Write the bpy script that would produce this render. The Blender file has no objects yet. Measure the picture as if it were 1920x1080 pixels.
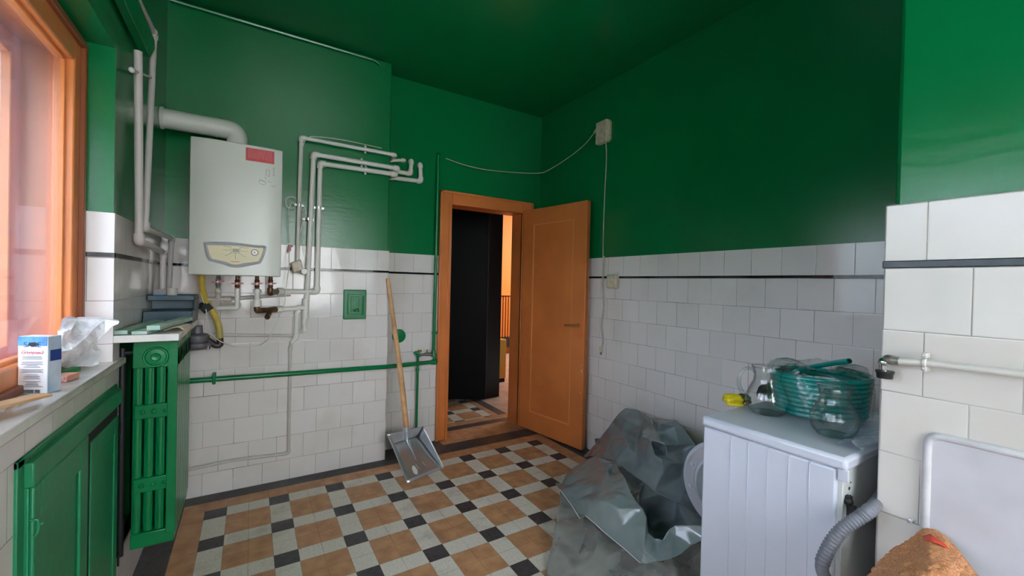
import bpy, math, random
from mathutils import Vector, Matrix
random.seed(7)
S = bpy.context.scene
COL = S.collection
# ------------------------------------------------------------------ camera
YAW, PITCH, ROLL, FPX = .5579, -.0086, .023, 785.707
CAM = Vector((0, 0, 1.27))
_F = Vector((math.sin(YAW)*math.cos(PITCH), math.cos(YAW)*math.cos(PITCH), math.sin(PITCH)))
_R0 = Vector((math.cos(YAW), -math.sin(YAW), 0)); _U0 = _R0.cross(_F)
_R = math.cos(ROLL)*_R0 + math.sin(ROLL)*_U0
_U = -math.sin(ROLL)*_R0 + math.cos(ROLL)*_U0
cd = bpy.data.cameras.new('camera'); cam = bpy.data.objects.new('camera', cd); COL.objects.link(cam)
cd.sensor_width = 36; cd.lens = FPX/1920*36; cd.clip_start = .02
cam.matrix_world = Matrix(((_R.x, _U.x, -_F.x, CAM.x), (_R.y, _U.y, -_F.y, CAM.y), (_R.z, _U.z, -_F.z, CAM.z), (0, 0, 0, 1)))
S.camera = cam
def P(u, v, ax, val):                       # a pixel of the 1920x1080 photo onto an axis plane of the room
    d = _F + _R*((u-960)/FPX) + _U*((540-v)/FPX)
    i = 'xyz'.index(ax); return CAM + d*((val-CAM[i])/d[i])
# ------------------------------------------------------------------ light
S.view_settings.view_transform = 'Standard'; S.view_settings.look = 'None'
S.view_settings.gamma = 1; S.view_settings.use_curve_mapping = False
S.view_settings.exposure = 2.08
try:
    S.cycles.use_denoising = True; S.cycles.caustics_reflective = False; S.cycles.caustics_refractive = False
    S.cycles.max_bounces = 14; S.cycles.diffuse_bounces = 6; S.cycles.glossy_bounces = 5; S.cycles.transparent_max_bounces = 24
    S.cycles.transmission_bounces = 10; S.cycles.sample_clamp_indirect = 6
except Exception: pass
W = bpy.data.worlds.new('sky'); S.world = W; W.use_nodes = True
wt = W.node_tree; bg = wt.nodes['Background']
# overcast sky over a darker band of trees and houses
_tc = wt.nodes.new('ShaderNodeTexCoord'); _sx = wt.nodes.new('ShaderNodeSeparateXYZ'); wt.links.new(_tc.outputs['Generated'], _sx.inputs[0])
_mr = wt.nodes.new('ShaderNodeMapRange'); _mr.inputs[1].default_value = .02; _mr.inputs[2].default_value = .16; wt.links.new(_sx.outputs[2], _mr.inputs[0])
_mx = wt.nodes.new('ShaderNodeMix'); _mx.data_type = 'RGBA'; wt.links.new(_mr.outputs[0], _mx.inputs[0])
_mx.inputs[6].default_value = (.22, .25, .22, 1); _mx.inputs[7].default_value = (.925, .965, 1.045, 1)
wt.links.new(_mx.outputs[2], bg.inputs[0]); bg.inputs[1].default_value = 6.5
def portal(name, loc, target, sx, sy):
    l = bpy.data.lights.new(name, 'AREA'); l.shape = 'RECTANGLE'; l.size = sx; l.size_y = sy; l.cycles.is_portal = True
    o = bpy.data.objects.new(name, l); COL.objects.link(o); o.location = loc
    o.rotation_euler = (Vector(target)-Vector(loc)).to_track_quat('-Z', 'Y').to_euler(); return o
portal('window_portal', (-.88, .74, 1.5), (1, .74, 1.5), 1.2, 2.6)
portal('window_portal', (.5, -1.90, 1.67), (.5, 1, 1.67), 1.65, 1.7)  # portal for the fill window added behind the viewer
# ------------------------------------------------------------------ room dimensions
XL, XR, YC, YR, XE, H = -.41, 2.26, 2.996, 3.167, .826, 2.813
XP, YP, ZT, ZB, YBK = 1.347, .384, 1.487, 1.339, -1.7
SILL = .968
# ------------------------------------------------------------------ material helpers
def lin(c):
    return tuple(((x/255)/12.92 if x/255 <= .04045 else ((x/255+.055)/1.055)**2.4) for x in c)
class NT:
    def __init__(s, name):
        s.m = bpy.data.materials.new(name); s.m.use_nodes = True; s.t = s.m.node_tree
        s.n = s.t.nodes; s.b = s.n['Principled BSDF']; s.out = s.n['Material Output']
    def link(s, a, b): s.t.links.new(a, b)
    def put(s, sock, v):
        if isinstance(v, bpy.types.NodeSocket): s.link(v, sock)
        else: sock.default_value = v
    def math(s, op, a, b=0., c=None):
        n = s.n.new('ShaderNodeMath'); n.operation = op; s.put(n.inputs[0], a); s.put(n.inputs[1], b)
        if c is not None: s.put(n.inputs[2], c)
        return n.outputs[0]
    def pos(s):
        if not hasattr(s, '_p'):
            g = s.n.new('ShaderNodeNewGeometry'); x = s.n.new('ShaderNodeSeparateXYZ'); s.link(g.outputs['Position'], x.inputs[0])
            s._p = (x.outputs[0], x.outputs[1], x.outputs[2], g.outputs['Position'])
        return s._p
    def noise(s, scale, detail=3, vec=None, rough=.5):
        n = s.n.new('ShaderNodeTexNoise'); n.inputs['Scale'].default_value = scale; n.inputs['Detail'].default_value = detail
        n.inputs['Roughness'].default_value = rough
        s.link(vec if vec is not None else s.pos()[3], n.inputs['Vector']); return n.outputs[0]
    def mix(s, f, a, b):
        n = s.n.new('ShaderNodeMix'); n.data_type = 'RGBA'; s.put(n.inputs[0], f)
        for k, v in ((6, a), (7, b)):
            s.put(n.inputs[k], v if isinstance(v, bpy.types.NodeSocket) else (*v[:3], 1))
        return n.outputs[2]
    def ramp(s, f, lo, hi, a=0., b=1.):
        n = s.n.new('ShaderNodeMapRange'); s.put(n.inputs[0], f); n.inputs[1].default_value = lo; n.inputs[2].default_value = hi
        n.inputs[3].default_value = a; n.inputs[4].default_value = b; return n.outputs[0]
    def comb(s, x, y, z):
        n = s.n.new('ShaderNodeCombineXYZ'); s.put(n.inputs[0], x); s.put(n.inputs[1], y); s.put(n.inputs[2], z); return n.outputs[0]
    def bump(s, h, strength, dist=.01, nrm=None):
        n = s.n.new('ShaderNodeBump'); n.inputs['Strength'].default_value = strength; n.inputs['Distance'].default_value = dist
        s.link(h, n.inputs['Height'])
        if nrm is not None: s.link(nrm, n.inputs['Normal'])
        return n.outputs[0]
def mat(name, rgb, rough=.5, metal=0., var=.0, vs=8., bump=0., bs=60., spec=.5, coat=0., rgb2=None, dirt=None):
    t = NT(name); c = lin(rgb)
    if var or rgb2:
        c2 = lin(rgb2) if rgb2 else tuple(x*(1-var) for x in c)
        f = t.ramp(t.noise(vs, 4), .35, .68); t.put(t.b.inputs['Base Color'], t.mix(f, c, c2))
    else: t.b.inputs['Base Color'].default_value = (*c, 1)
    t.b.inputs['Roughness'].default_value = rough; t.b.inputs['Metallic'].default_value = metal
    t.b.inputs['Specular IOR Level'].default_value = spec; t.b.inputs['Coat Weight'].default_value = coat
    if bump: t.link(t.bump(t.noise(bs, 4), bump, .004), t.b.inputs['Normal'])
    return t.m
def glass(name, rgb=(255, 255, 255), rough=0., ior=1.45):
    t = NT(name); t.b.inputs['Base Color'].default_value = (*lin(rgb), 1); t.b.inputs['Roughness'].default_value = rough
    t.b.inputs['Transmission Weight'].default_value = 1; t.b.inputs['IOR'].default_value = ior; return t.m
def sheet(name, rgb, alpha, rough=.2, bump=.0, bs=40., spec=.6, trans=0.):   # thin see-through film
    t = NT(name); t.b.inputs['Base Color'].default_value = (*lin(rgb), 1); t.b.inputs['Roughness'].default_value = rough
    t.b.inputs['Specular IOR Level'].default_value = spec
    if isinstance(alpha, tuple):
        t.link(t.ramp(t.noise(9, 3), .3, .7, alpha[0], alpha[1]), t.b.inputs['Alpha'])
    else: t.b.inputs['Alpha'].default_value = alpha
    if bump: t.link(t.bump(t.noise(bs, 4), bump, .006), t.b.inputs['Normal'])
    return t.m
GREEN = (0, 112, 62)
def green_wall():
    t = NT('green_gloss_paint')
    f = t.noise(1.6, 2)
    t.put(t.b.inputs['Base Color'], t.mix(f, lin((4, 120, 66)), lin((3, 108, 58))))
    t.b.inputs['Roughness'].default_value = .22
    v = t.n.new('ShaderNodeMapping'); t.link(t.pos()[3], v.inputs[0]); v.inputs['Scale'].default_value = (12, 9, 45)
    h = t.math('ADD', t.noise(1., 4, v.outputs[0]), t.math('MULTIPLY', t.noise(4., 3), .9))
    t.link(t.bump(h, .22, .003), t.b.inputs['Normal']); return t.m
def tile_mat(name, axis, phase, tint=(228, 222, 221)):
    """150 mm glazed wall tiles, half bond; axis = the horizontal world axis of the wall"""
    t = NT(name); x, y, z, p = t.pos(); s = x if axis == 'x' else y
    top = t.math('GREATER_THAN', z, 1.338)
    v = t.math('DIVIDE', t.math('SUBTRACT', 1.330, z), .15)
    v = t.math('ADD', t.math('MULTIPLY', top, -.5), t.math('MULTIPLY', t.math('SUBTRACT', 1., top), v))
    row = t.math('FLOOR', v)
    ev = t.math('SUBTRACT', 1., t.math('ABSOLUTE', t.math('MODULO', row, 2.)))
    h = t.math('ADD', t.math('DIVIDE', t.math('SUBTRACT', s, phase), .15), t.math('MULTIPLY', ev, .5))
    h = t.math('ADD', h, 100.)
    colm = t.math('FLOOR', h); fh = t.math('SUBTRACT', h, colm); fv = t.math('SUBTRACT', v, row)
    dh = t.math('MINIMUM', fh, t.math('SUBTRACT', 1., fh)); dv = t.math('MINIMUM', fv, t.math('SUBTRACT', 1., fv))
    dv = t.math('ADD', dv, top)
    d = t.math('MINIMUM', dh, dv)
    wn = t.n.new('ShaderNodeTexWhiteNoise'); wn.noise_dimensions = '3D'; t.link(t.comb(colm, row, phase*100), wn.inputs[0])
    sc = t.n.new('ShaderNodeSeparateXYZ'); t.link(wn.outputs['Color'], sc.inputs[0])
    base = t.mix(t.math('MULTIPLY', wn.outputs[0], .8), lin(tint), lin((tint[0]-9, tint[1]-8, tint[2]-8)))
    base = t.mix(t.math('MULTIPLY', t.ramp(t.noise(3.5, 5), .52, .75), .22), base, lin((176, 164, 146)))   # grime
    gw = t.ramp(t.noise(6., 3), .3, .7, .0035, .0085)
    g = t.math('LESS_THAN', d, gw)
    gd = t.ramp(t.noise(4., 4), .35, .6, .25, .9)
    gcol = t.mix(gd, lin((200, 196, 190)), lin((74, 68, 64)))
    t.put(t.b.inputs['Base Color'], t.mix(g, base, gcol))
    t.put(t.b.inputs['Roughness'], t.math('ADD', t.math('MULTIPLY', g, .6), .07))
    # every tile sits a hair out of plane
    tilt = t.math('ADD', t.math('MULTIPLY', t.math('SUBTRACT', sc.outputs[0], .5), t.math('MULTIPLY', fh, .9)),
                  t.math('MULTIPLY', t.math('SUBTRACT', sc.outputs[1], .5), t.math('MULTIPLY', fv, .9)))
    edge = t.ramp(d, 0., .018, -.22, 0.)
    hgt = t.math('ADD', t.math('ADD', tilt, edge), t.math('MULTIPLY', t.noise(22., 3), .32))
    t.link(t.bump(hgt, .32, .005), t.b.inputs['Normal']); return t.m
def floor_mat(name, hall=False):
    t = NT(name); x, y, z, p = t.pos()
    gx, gy = (-.191, 2.785) if not hall else (-.195, 4.12)
    fx = t.math('FRACT', t.math('ADD', t.math('DIVIDE', t.math('SUBTRACT', x, gx), .3), 50.))
    fy = t.math('FRACT', t.math('ADD', t.math('DIVIDE', t.math('SUBTRACT', gy, y), .3), 50.))
    bx = t.math('LESS_THAN', fx, 1/3); by = t.math('LESS_THAN', fy, 1/3)
    black = t.math('MULTIPLY', bx, by); white = t.math('SUBTRACT', t.math('MAXIMUM', bx, by), black)
    W_ = t.mix(t.ramp(t.noise(90, 3), .25, .75), lin((228, 221, 212)), lin((206, 198, 186)))
    O_ = t.mix(t.ramp(t.noise(14, 5), .3, .7), lin((204, 154, 112)), lin((176, 126, 92)))
    K_ = t.mix(t.ramp(t.noise(40, 4), .3, .7), lin((56, 54, 58)), lin((78, 74, 78)))
    c = t.mix(white, O_, W_); c = t.mix(black, c, K_)
    def rng(v, a, b):
        return t.math('MULTIPLY', t.math('GREATER_THAN', v, a), t.math('LESS_THAN', v, b))
    if not hall:
        field = t.math('MULTIPLY', rng(x, -.191, 2.009), t.math('LESS_THAN', y, 2.785))
        f2 = t.math('MULTIPLY', rng(x, -.291, 2.109), t.math('LESS_THAN', y, 2.890))
        th = t.math('MULTIPLY', t.math('MAXIMUM', rng(y, 3.045, 3.31), rng(y, 3.40, 3.6)), t.math('GREATER_THAN', x, 1.30)); br2 = t.math('MAXIMUM', f2, th)
    else:
        field = t.math('LESS_THAN', x, 1.995); br2 = t.math('MAXIMUM', rng(x, 1.9, 2.06), t.math('LESS_THAN', x, 1.9))
    c2 = t.mix(br2, K_, O_); c = t.mix(field, c2, c)
    u = t.math('FRACT', t.math('ADD', t.math('DIVIDE', t.math('SUBTRACT', x, gx), .1), 50.))
    w = t.math('FRACT', t.math('ADD', t.math('DIVIDE', t.math('SUBTRACT', gy, y), .1), 50.))
    du = t.math('MINIMUM', u, t.math('SUBTRACT', 1., u)); dw = t.math('MINIMUM', w, t.math('SUBTRACT', 1., w))
    g = t.math('LESS_THAN', t.math('MINIMUM', du, dw), t.ramp(t.noise(9, 3), .35, .65, .004, .016))
    c = t.mix(t.math('MULTIPLY', g, .55), c, lin((84, 70, 60)))
    c = t.mix(t.math('MULTIPLY', t.ramp(t.noise(3.2, 6, rough=.65), .52, .72), .35), c, lin((92, 72, 58)))
    c = t.mix(t.math('MULTIPLY', t.ramp(t.noise(30, 6, rough=.7), .62, .75), .6), c, lin((60, 50, 44)))
    t.put(t.b.inputs['Base Color'], c)
    t.put(t.b.inputs['Roughness'], t.ramp(t.noise(7, 4), .3, .7, .42, .62))
    t.link(t.bump(t.math('ADD', t.noise(120, 3), t.math('MULTIPLY', g, -1.)), .25, .002), t.b.inputs['Normal']); return t.m
M = {}
M['green'] = green_wall()
M['gap_shade_hinge'] = mat('gap_shade_and_hinge_black', (6, 10, 12), .9)  # near-black for the painted shade of the door gaps, also the hinges
M['green_gloss'] = mat('green_enamel', (0, 122, 70), .28, var=.18, vs=6, bump=.35, bs=45)
M['green_flat'] = mat('green_cupboard_paint', (26, 134, 90), .42, var=.22, vs=5, bump=.3, bs=30)
M['tx'] = tile_mat('wall_tile_back', 'x', .003)
M['txr'] = tile_mat('wall_tile_recess', 'x', .020)
M['ty'] = tile_mat('wall_tile_right', 'y', .018)
M['tp'] = tile_mat('wall_tile_pier', 'y', .018, (208, 202, 197))
M['tl'] = tile_mat('wall_tile_left', 'y', .036)
M['tn'] = tile_mat('wall_tile_reveal', 'x', .05)
M['strip'] = mat('black_glazed_strip', (10, 9, 12), .08, var=.3, vs=3, bump=.2, bs=12)
M['floor'] = floor_mat('chequer_floor'); M['hallfloor'] = floor_mat('hall_floor', True)
M['orange'] = mat('orange_gloss_paint', (220, 128, 67), .36, var=.16, vs=4, bump=.3, bs=26)
M['orange_frame'] = mat('orange_window_paint', (226, 136, 76), .3, var=.15, vs=5, bump=.25, bs=30)
M['marble'] = mat('white_marble', (222, 219, 213), .22, rgb2=(188, 184, 178), vs=7)
M['white'] = mat('white_plastic', (224, 222, 216), .34, var=.05)
M['white_old'] = mat('aged_white_paint', (205, 198, 188), .45, var=.2, vs=18, bump=.2, bs=40)
M['enamel'] = mat('white_boiler_enamel', (214, 215, 208), .3, var=.03, vs=3)
M['washer'] = mat('washer_white_paint', (190, 194, 208), .34)
M['washer_gray'] = mat('washer_grey_steel', (186, 188, 188), .45)
M['steel'] = mat('zinc_steel', (214, 216, 222), .30, metal=.85, bump=.08, bs=14)
M['chrome'] = mat('chrome', (215, 215, 220), .1, metal=1)
M['bezel'] = mat('silver_bezel', (196, 198, 206), .35)
M['cream'] = mat('cream_panel', (222, 210, 172), .4)
M['grey'] = mat('grey_lcd', (112, 108, 98), .25)
M['gaugeface'] = mat('gauge_face', (235, 232, 228), .3)
M['black'] = mat('black_rubber', (20, 20, 24), .5)
M['ink'] = mat('dark_ink', (70, 70, 72), .7)
M['red'] = mat('red_sticker', (205, 48, 58), .4, rgb2=(196, 80, 84), vs=30)
M['redp'] = mat('red_plastic', (150, 22, 34), .35)
M['redline'] = mat('orange_print', (214, 120, 70), .5)
M['brass'] = mat('tarnished_brass', (128, 98, 70), .42, metal=.8, rgb2=(86, 60, 42), vs=40)
M['brassn'] = mat('brass', (190, 150, 80), .3, metal=.9)
M['yellow'] = mat('yellow_gas_hose', (205, 180, 70), .5, rgb2=(180, 160, 90), vs=14)
M['greymetal'] = mat('grey_cast_metal', (120, 120, 128), .5, metal=.4, bump=.5, bs=50)
M['darkgrey'] = mat('dark_tape', (46, 52, 58), .6)
M['wood'] = mat('shovel_wood', (216, 172, 122), .55, rgb2=(180, 128, 84), vs=12, bump=.2)
M['woodpaint'] = mat('green_batten_paint', (142, 186, 170), .5, rgb2=(176, 190, 178), vs=30)
M['woodraw'] = mat('raw_batten_wood', (120, 84, 76), .7)
M['blue'] = mat('blue_tray_plastic', (30, 66, 84), .35)
M['bag'] = sheet('thin_white_bag', (238, 240, 244), (.35, .95), .3, .8, 35)
M['paper'] = mat('sandpaper', (222, 200, 178), .8)
M['paper2'] = mat('sandpaper_back', (120, 62, 48), .8)
M['carton'] = mat('carton_white', (220, 222, 226), .35)
M['cartonblue'] = mat('carton_blue', (28, 92, 170), .35, rgb2=(90, 160, 215), vs=22)
M['cartonside'] = mat('carton_side', (128, 158, 190), .35, rgb2=(190, 200, 214), vs=12)
M['ply'] = mat('plywood', (216, 176, 132), .6, rgb2=(196, 150, 106), vs=9)
M['matchred'] = mat('matchbox_side', (214, 150, 130), .6)
M['matchtop'] = mat('matchbox_red', (214, 60, 70), .5, rgb2=(240, 225, 220), vs=90)
M['greenbox'] = mat('small_green_box', (40, 140, 78), .5)
M['ceram'] = mat('ivory_plastic', (212, 200, 178), .4, rgb2=(186, 170, 150), vs=40)
def thin_glass(name, dark=(.58, .64, .64), gloss=.55, bump=0., tint=(.975, .985, .985), base=.045, rough=.02):
    t = NT(name); tr = t.n.new('ShaderNodeBsdfTransparent'); gl = t.n.new('ShaderNodeBsdfGlossy'); gl.inputs['Roughness'].default_value = .02
    lw = t.n.new('ShaderNodeLayerWeight'); lw.inputs[0].default_value = .5
    t.put(tr.inputs[0], t.mix(t.math('POWER', lw.outputs['Facing'], 4.), tint, dark))
    fr = t.math('ADD', t.math('MULTIPLY', t.math('POWER', lw.outputs['Facing'], 3.), gloss), base)
    gl.inputs['Roughness'].default_value = rough
    if bump: t.link(t.bump(t.noise(48, 4), bump, .008), gl.inputs['Normal'])
    m = t.n.new('ShaderNodeMixShader'); t.link(fr, m.inputs[0]); t.link(tr.outputs[0], m.inputs[1]); t.link(gl.outputs[0], m.inputs[2])
    t.link(m.outputs[0], t.out.inputs[0]); return t.m
M['glass'] = thin_glass('jug_glass', (.50, .56, .56)); M['glass_thick'] = thin_glass('jug_handle', (.12, .16, .17), .9, tint=(.86, .90, .90)); M['glass_solid'] = glass('jug_handle_glass', (238, 246, 246))
M['film'] = thin_glass('clear_film', (.80, .88, .88), .5, 1., (.93, .965, .965), .10, .08); M['film2'] = sheet('pale_blue_film', (205, 220, 235), (.35, .7), .15, .7, 20, .8)
M['teal'] = mat('teal_garden_hose', (0, 138, 130), .22, coat=.4)
M['yglove'] = mat('yellow_glove', (222, 200, 30), .4, rgb2=(190, 165, 20), vs=30, bump=.8, bs=70)
M['gbag'] = mat('black_bag', (34, 36, 42), .3, bump=.8, bs=30)
M['hosegrey'] = mat('grey_corrugated_hose', (116, 118, 128), .5)
M['sink'] = mat('sink_enamel', (196, 194, 200), .4, rgb2=(180, 178, 184), vs=6)
M['sinkrim'] = mat('sink_rim_plaster', (182, 180, 184), .55, rgb2=(206, 204, 206), vs=14, bump=.5, bs=40)
M['rust'] = mat('scaled_chrome', (160, 156, 150), .4, metal=.7, rgb2=(96, 88, 76), vs=60, bump=.8, bs=80)
M['ppaint'] = mat('cream_painted_pipe', (202, 197, 192), .4, var=.12, vs=20)
M['darkdoor'] = mat('black_varnished_door', (9, 8, 13), .5, spec=.12)
M['darkwood'] = mat('dark_brown_frame', (34, 26, 29), .5, spec=.2)
M['oroom'] = mat('ochre_room_paint', (222, 138, 46), .6)
M['pink'] = mat('pale_wood_floor', (205, 172, 158), .5, rgb2=(180, 146, 130), vs=6)
M['yel'] = mat('yellow_paint', (222, 168, 40), .45)
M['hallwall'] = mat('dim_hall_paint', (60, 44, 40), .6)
M['skirt'] = mat('black_skirting', (34, 32, 38), .4)
M['pane_out'] = None
def pane_mat(name, dust):
    t = NT(name)
    tr = t.n.new('ShaderNodeBsdfTransparent'); tr.inputs[0].default_value = (.86, .87, .89, 1)
    gl = t.n.new('ShaderNodeBsdfGlossy'); gl.inputs['Roughness'].default_value = .06
    df = t.n.new('ShaderNodeBsdfTranslucent'); df.inputs[0].default_value = (.46, .56, .70, 1)
    d2 = t.n.new('ShaderNodeBsdfDiffuse'); d2.inputs[0].default_value = (.62, .68, .76, 1)
    m0 = t.n.new('ShaderNodeMixShader'); m0.inputs[0].default_value = .5; t.link(df.outputs[0], m0.inputs[1]); t.link(d2.outputs[0], m0.inputs[2])
    v = t.n.new('ShaderNodeMapping'); t.link(t.pos()[3], v.inputs[0]); v.inputs['Scale'].default_value = (26, 26, 1.2)
    st = t.math('MULTIPLY', t.ramp(t.noise(1., 4, v.outputs[0]), .2, .9, .35, 1.), t.ramp(t.noise(60, 6, rough=.7), .3, .7, .7, 1.))
    m1 = t.n.new('ShaderNodeMixShader'); t.link(t.math('MULTIPLY', st, dust), m1.inputs[0]); t.link(tr.outputs[0], m1.inputs[1]); t.link(m0.outputs[0], m1.inputs[2])
    lw = t.n.new('ShaderNodeLayerWeight'); lw.inputs[0].default_value = .5
    m2 = t.n.new('ShaderNodeMixShader'); t.link(t.math('ADD', t.math('MULTIPLY', t.math('POWER', lw.outputs['Facing'], 4.), .3), .04), m2.inputs[0]); t.link(m1.outputs[0], m2.inputs[1]); t.link(gl.outputs[0], m2.inputs[2])
    t.link(m2.outputs[0], t.out.inputs[0]); return t.m
M['pane'] = pane_mat('dusty_pane', .12); M['pane2'] = pane_mat('grimy_outer_pane', .65)
# ------------------------------------------------------------------ mesh builder
def basis(d):
    d = d.normalized(); a = Vector((0, 0, 1)) if abs(d.z) < .9 else Vector((1, 0, 0))
    u = d.cross(a).normalized(); return u, d.cross(u).normalized()
class MB:
    def __init__(s): s.v = []; s.f = []
    def add(s, vs, fs):
        o = len(s.v); s.v += [Vector(p) for p in vs]; s.f += [tuple(o+i for i in f) for f in fs]; return s
    def box(s, x0, x1, y0, y1, z0, z1):
        x0, x1 = sorted((x0, x1)); y0, y1 = sorted((y0, y1)); z0, z1 = sorted((z0, z1))
        return s.add([(x0, y0, z0), (x1, y0, z0), (x1, y1, z0), (x0, y1, z0), (x0, y0, z1), (x1, y0, z1), (x1, y1, z1), (x0, y1, z1)],
                     [(0, 3, 2, 1), (4, 5, 6, 7), (0, 1, 5, 4), (1, 2, 6, 5), (2, 3, 7, 6), (3, 0, 4, 7)])
    def obox(s, c, ax, ay, az):              # oriented box, half-axis vectors
        c, ax, ay, az = map(Vector, (c, ax, ay, az))
        if ax.cross(ay).dot(az) < 0: az = -az
        p = [c+i*ax+j*ay+k*az for k in (-1, 1) for (i, j) in ((-1, -1), (1, -1), (1, 1), (-1, 1))]
        return s.add(p, [(0, 3, 2, 1), (4, 5, 6, 7), (0, 1, 5, 4), (1, 2, 6, 5), (2, 3, 7, 6), (3, 0, 4, 7)])
    def tube(s, pts, r, n=12, cap=True, closed=False):
        pts = [Vector(p) for p in pts]; k = len(pts); rs = r if isinstance(r, (list, tuple)) else [r]*k
        o = len(s.v); u = None
        for i, p in enumerate(pts):
            if closed: d = pts[(i+1) % k]-pts[i-1]
            else: d = pts[min(i+1, k-1)]-pts[max(i-1, 0)]
            d = d.normalized()
            if u is None: u, w = basis(d)
            else:
                u = (u-d*u.dot(d)).normalized(); w = d.cross(u)
            for j in range(n):
                a = 2*math.pi*j/n; s.v.append(p+rs[i]*(math.cos(a)*u+math.sin(a)*w))
        for i in range(k if closed else k-1):
            for j in range(n):
                a, b = o+i*n, o+((i+1) % k)*n
                s.f.append((a+j, a+(j+1) % n, b+(j+1) % n, b+j))
        if cap and not closed:
            s.f.append(tuple(o+j for j in reversed(range(n)))); s.f.append(tuple(o+(k-1)*n+j for j in range(n)))
        return s
    def lathe(s, prof, c, axis=(0, 0, 1), n=28, closed=False):   # prof: (radius, height)
        c = Vector(c); d = Vector(axis).normalized(); u, w = basis(d); o = len(s.v); k = len(prof)
        for r, h in prof:
            for j in range(n):
                a = 2*math.pi*j/n; s.v.append(c+d*h+max(r, 1e-5)*(math.cos(a)*u+math.sin(a)*w))
        for i in range(k if closed else k-1):
            i2 = (i+1) % k
            for j in range(n): s.f.append((o+i*n+j, o+i*n+(j+1) % n, o+i2*n+(j+1) % n, o+i2*n+j))
        return s
    def prism(s, poly, d):                    # polygon (3d points) extruded by vector d
        poly = [Vector(p) for p in poly]; d = Vector(d); n = len(poly)
        nrm = sum((poly[i].cross(poly[(i+1) % n]) for i in range(n)), Vector())
        if nrm.dot(d) > 0: poly = poly[::-1]
        return s.add(poly+[p+d for p in poly], [tuple(range(n)), tuple(range(2*n-1, n-1, -1))]+[(i, i+n, (i+1) % n+n, (i+1) % n) for i in range(n)])
    def sphere(s, c, r, n=16, m=10, sc=(1, 1, 1)):
        c = Vector(c); o = len(s.v)
        for i in range(m+1):
            th = math.pi*i/m; rr = max(math.sin(th), 1e-4)
            for j in range(n):
                a = 2*math.pi*j/n; s.v.append(c+Vector((r*rr*math.cos(a)*sc[0], r*rr*math.sin(a)*sc[1], r*math.cos(th)*sc[2])))
        for i in range(m):
            for j in range(n): s.f.append((o+i*n+j, o+(i+1)*n+j, o+(i+1)*n+(j+1) % n, o+i*n+(j+1) % n))
        return s
    def grid(s, fn, nu, nv):
        o = len(s.v)
        for i in range(nu+1):
            for j in range(nv+1): s.v.append(Vector(fn(i/nu, j/nv)))
        for i in range(nu):
            for j in range(nv):
                a = o+i*(nv+1)+j; s.f.append((a, a+nv+1, a+nv+2, a+1))
        return s
def wloc(o):
    v = Vector()
    while o is not None: v += o.location; o = o.parent
    return v
def obj(name, mb, m, parent=None, bevel=0., angle=.7, sub=0, solid=0., flat=False):
    me = bpy.data.meshes.new(name)
    if parent is not None: base = wloc(parent)
    else:
        xs = [v.x for v in mb.v]; ys = [v.y for v in mb.v]; zs = [v.z for v in mb.v]
        base = Vector(((min(xs)+max(xs))/2, (min(ys)+max(ys))/2, min(zs)))
    me.from_pydata([tuple(v-base) for v in mb.v], [], mb.f); me.validate(); me.update()
    for x in (m if isinstance(m, (list, tuple)) else [m]): me.materials.append(x)
    me.polygons.foreach_set('use_smooth', [not flat]*len(me.polygons))
    if not flat:
        try: me.set_sharp_from_angle(angle=angle)
        except Exception: pass
    o = bpy.data.objects.new(name, me); COL.objects.link(o)
    if parent is not None: o.parent = parent
    else: o.location = base
    if solid: d = o.modifiers.new('solid', 'SOLIDIFY'); d.thickness = solid; d.offset = 0
    if bevel:
        d = o.modifiers.new('bevel', 'BEVEL'); d.width = bevel; d.segments = 2; d.limit_method = 'ANGLE'; d.angle_limit = .9
    if sub: d = o.modifiers.new('sub', 'SUBSURF'); d.levels = sub; d.render_levels = sub
    return o
def thing(name, label, cat, loc, group=None):
    o = bpy.data.objects.new(name, None); COL.objects.link(o); o.location = loc; o.empty_display_size = .05
    o['label'] = label; o['category'] = cat
    if group: o['group'] = group
    return o
def tag(o, label, cat, group=None, kind=None):
    o['label'] = label; o['category'] = cat
    if group: o['group'] = group
    if kind: o['kind'] = kind
    return o
def struct(name, mb, m, parent=None, label=None, **k):
    o = obj(name, mb, m, parent, **k)
    if parent is None:
        o['kind'] = 'structure'
        if label: o['label'] = label
    return o
def bez(pts, n=8):                           # Catmull-Rom through points
    pts = [Vector(p) for p in pts]; out = []; q = [2*pts[0]-pts[1]]+pts+[2*pts[-1]-pts[-2]]
    for i in range(1, len(q)-2):
        a, b, c, d = q[i-1:i+3]
        for k in range(n):
            t = k/n; out.append(.5*((2*b)+(c-a)*t+(2*a-5*b+4*c-d)*t*t+(3*b-a-3*c+d)*t**3))
    return out+[pts[-1]]
def fillet(pts, r, n=5):
    pts = [Vector(p) for p in pts]; out = [pts[0]]
    for a, b, c in zip(pts, pts[1:], pts[2:]):
        d1 = (a-b); d2 = (c-b); rr = min(r, d1.length*.45, d2.length*.45); s = b+d1.normalized()*rr; e = b+d2.normalized()*rr
        for k in range(n+1):
            t = k/n; out.append((1-t)**2*s+2*t*(1-t)*b+t*t*e)
    return out+[pts[-1]]
# ================================================================== SETTING
def pb(*a):
    return MB().box(*a)
fl = struct('floor', pb(-.9, 2.5, YBK-.1, 3.5, -.1, 0), M['floor'], label='chequered floor of black, white and tan cement tiles')
struct('floor', pb(-.6, 2.055+.1, 3.5, 5.2, -.1, 0), M['hallfloor'])
struct('floor', pb(2.155, 7.5, 3.5, 9, -.1, 0), M['pink'])
struct('ceiling', pb(-.9, 2.6, YBK-.2, 3.4, H, H+.1), M['green'], label='dark green painted ceiling')
LIP = .006
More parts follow.
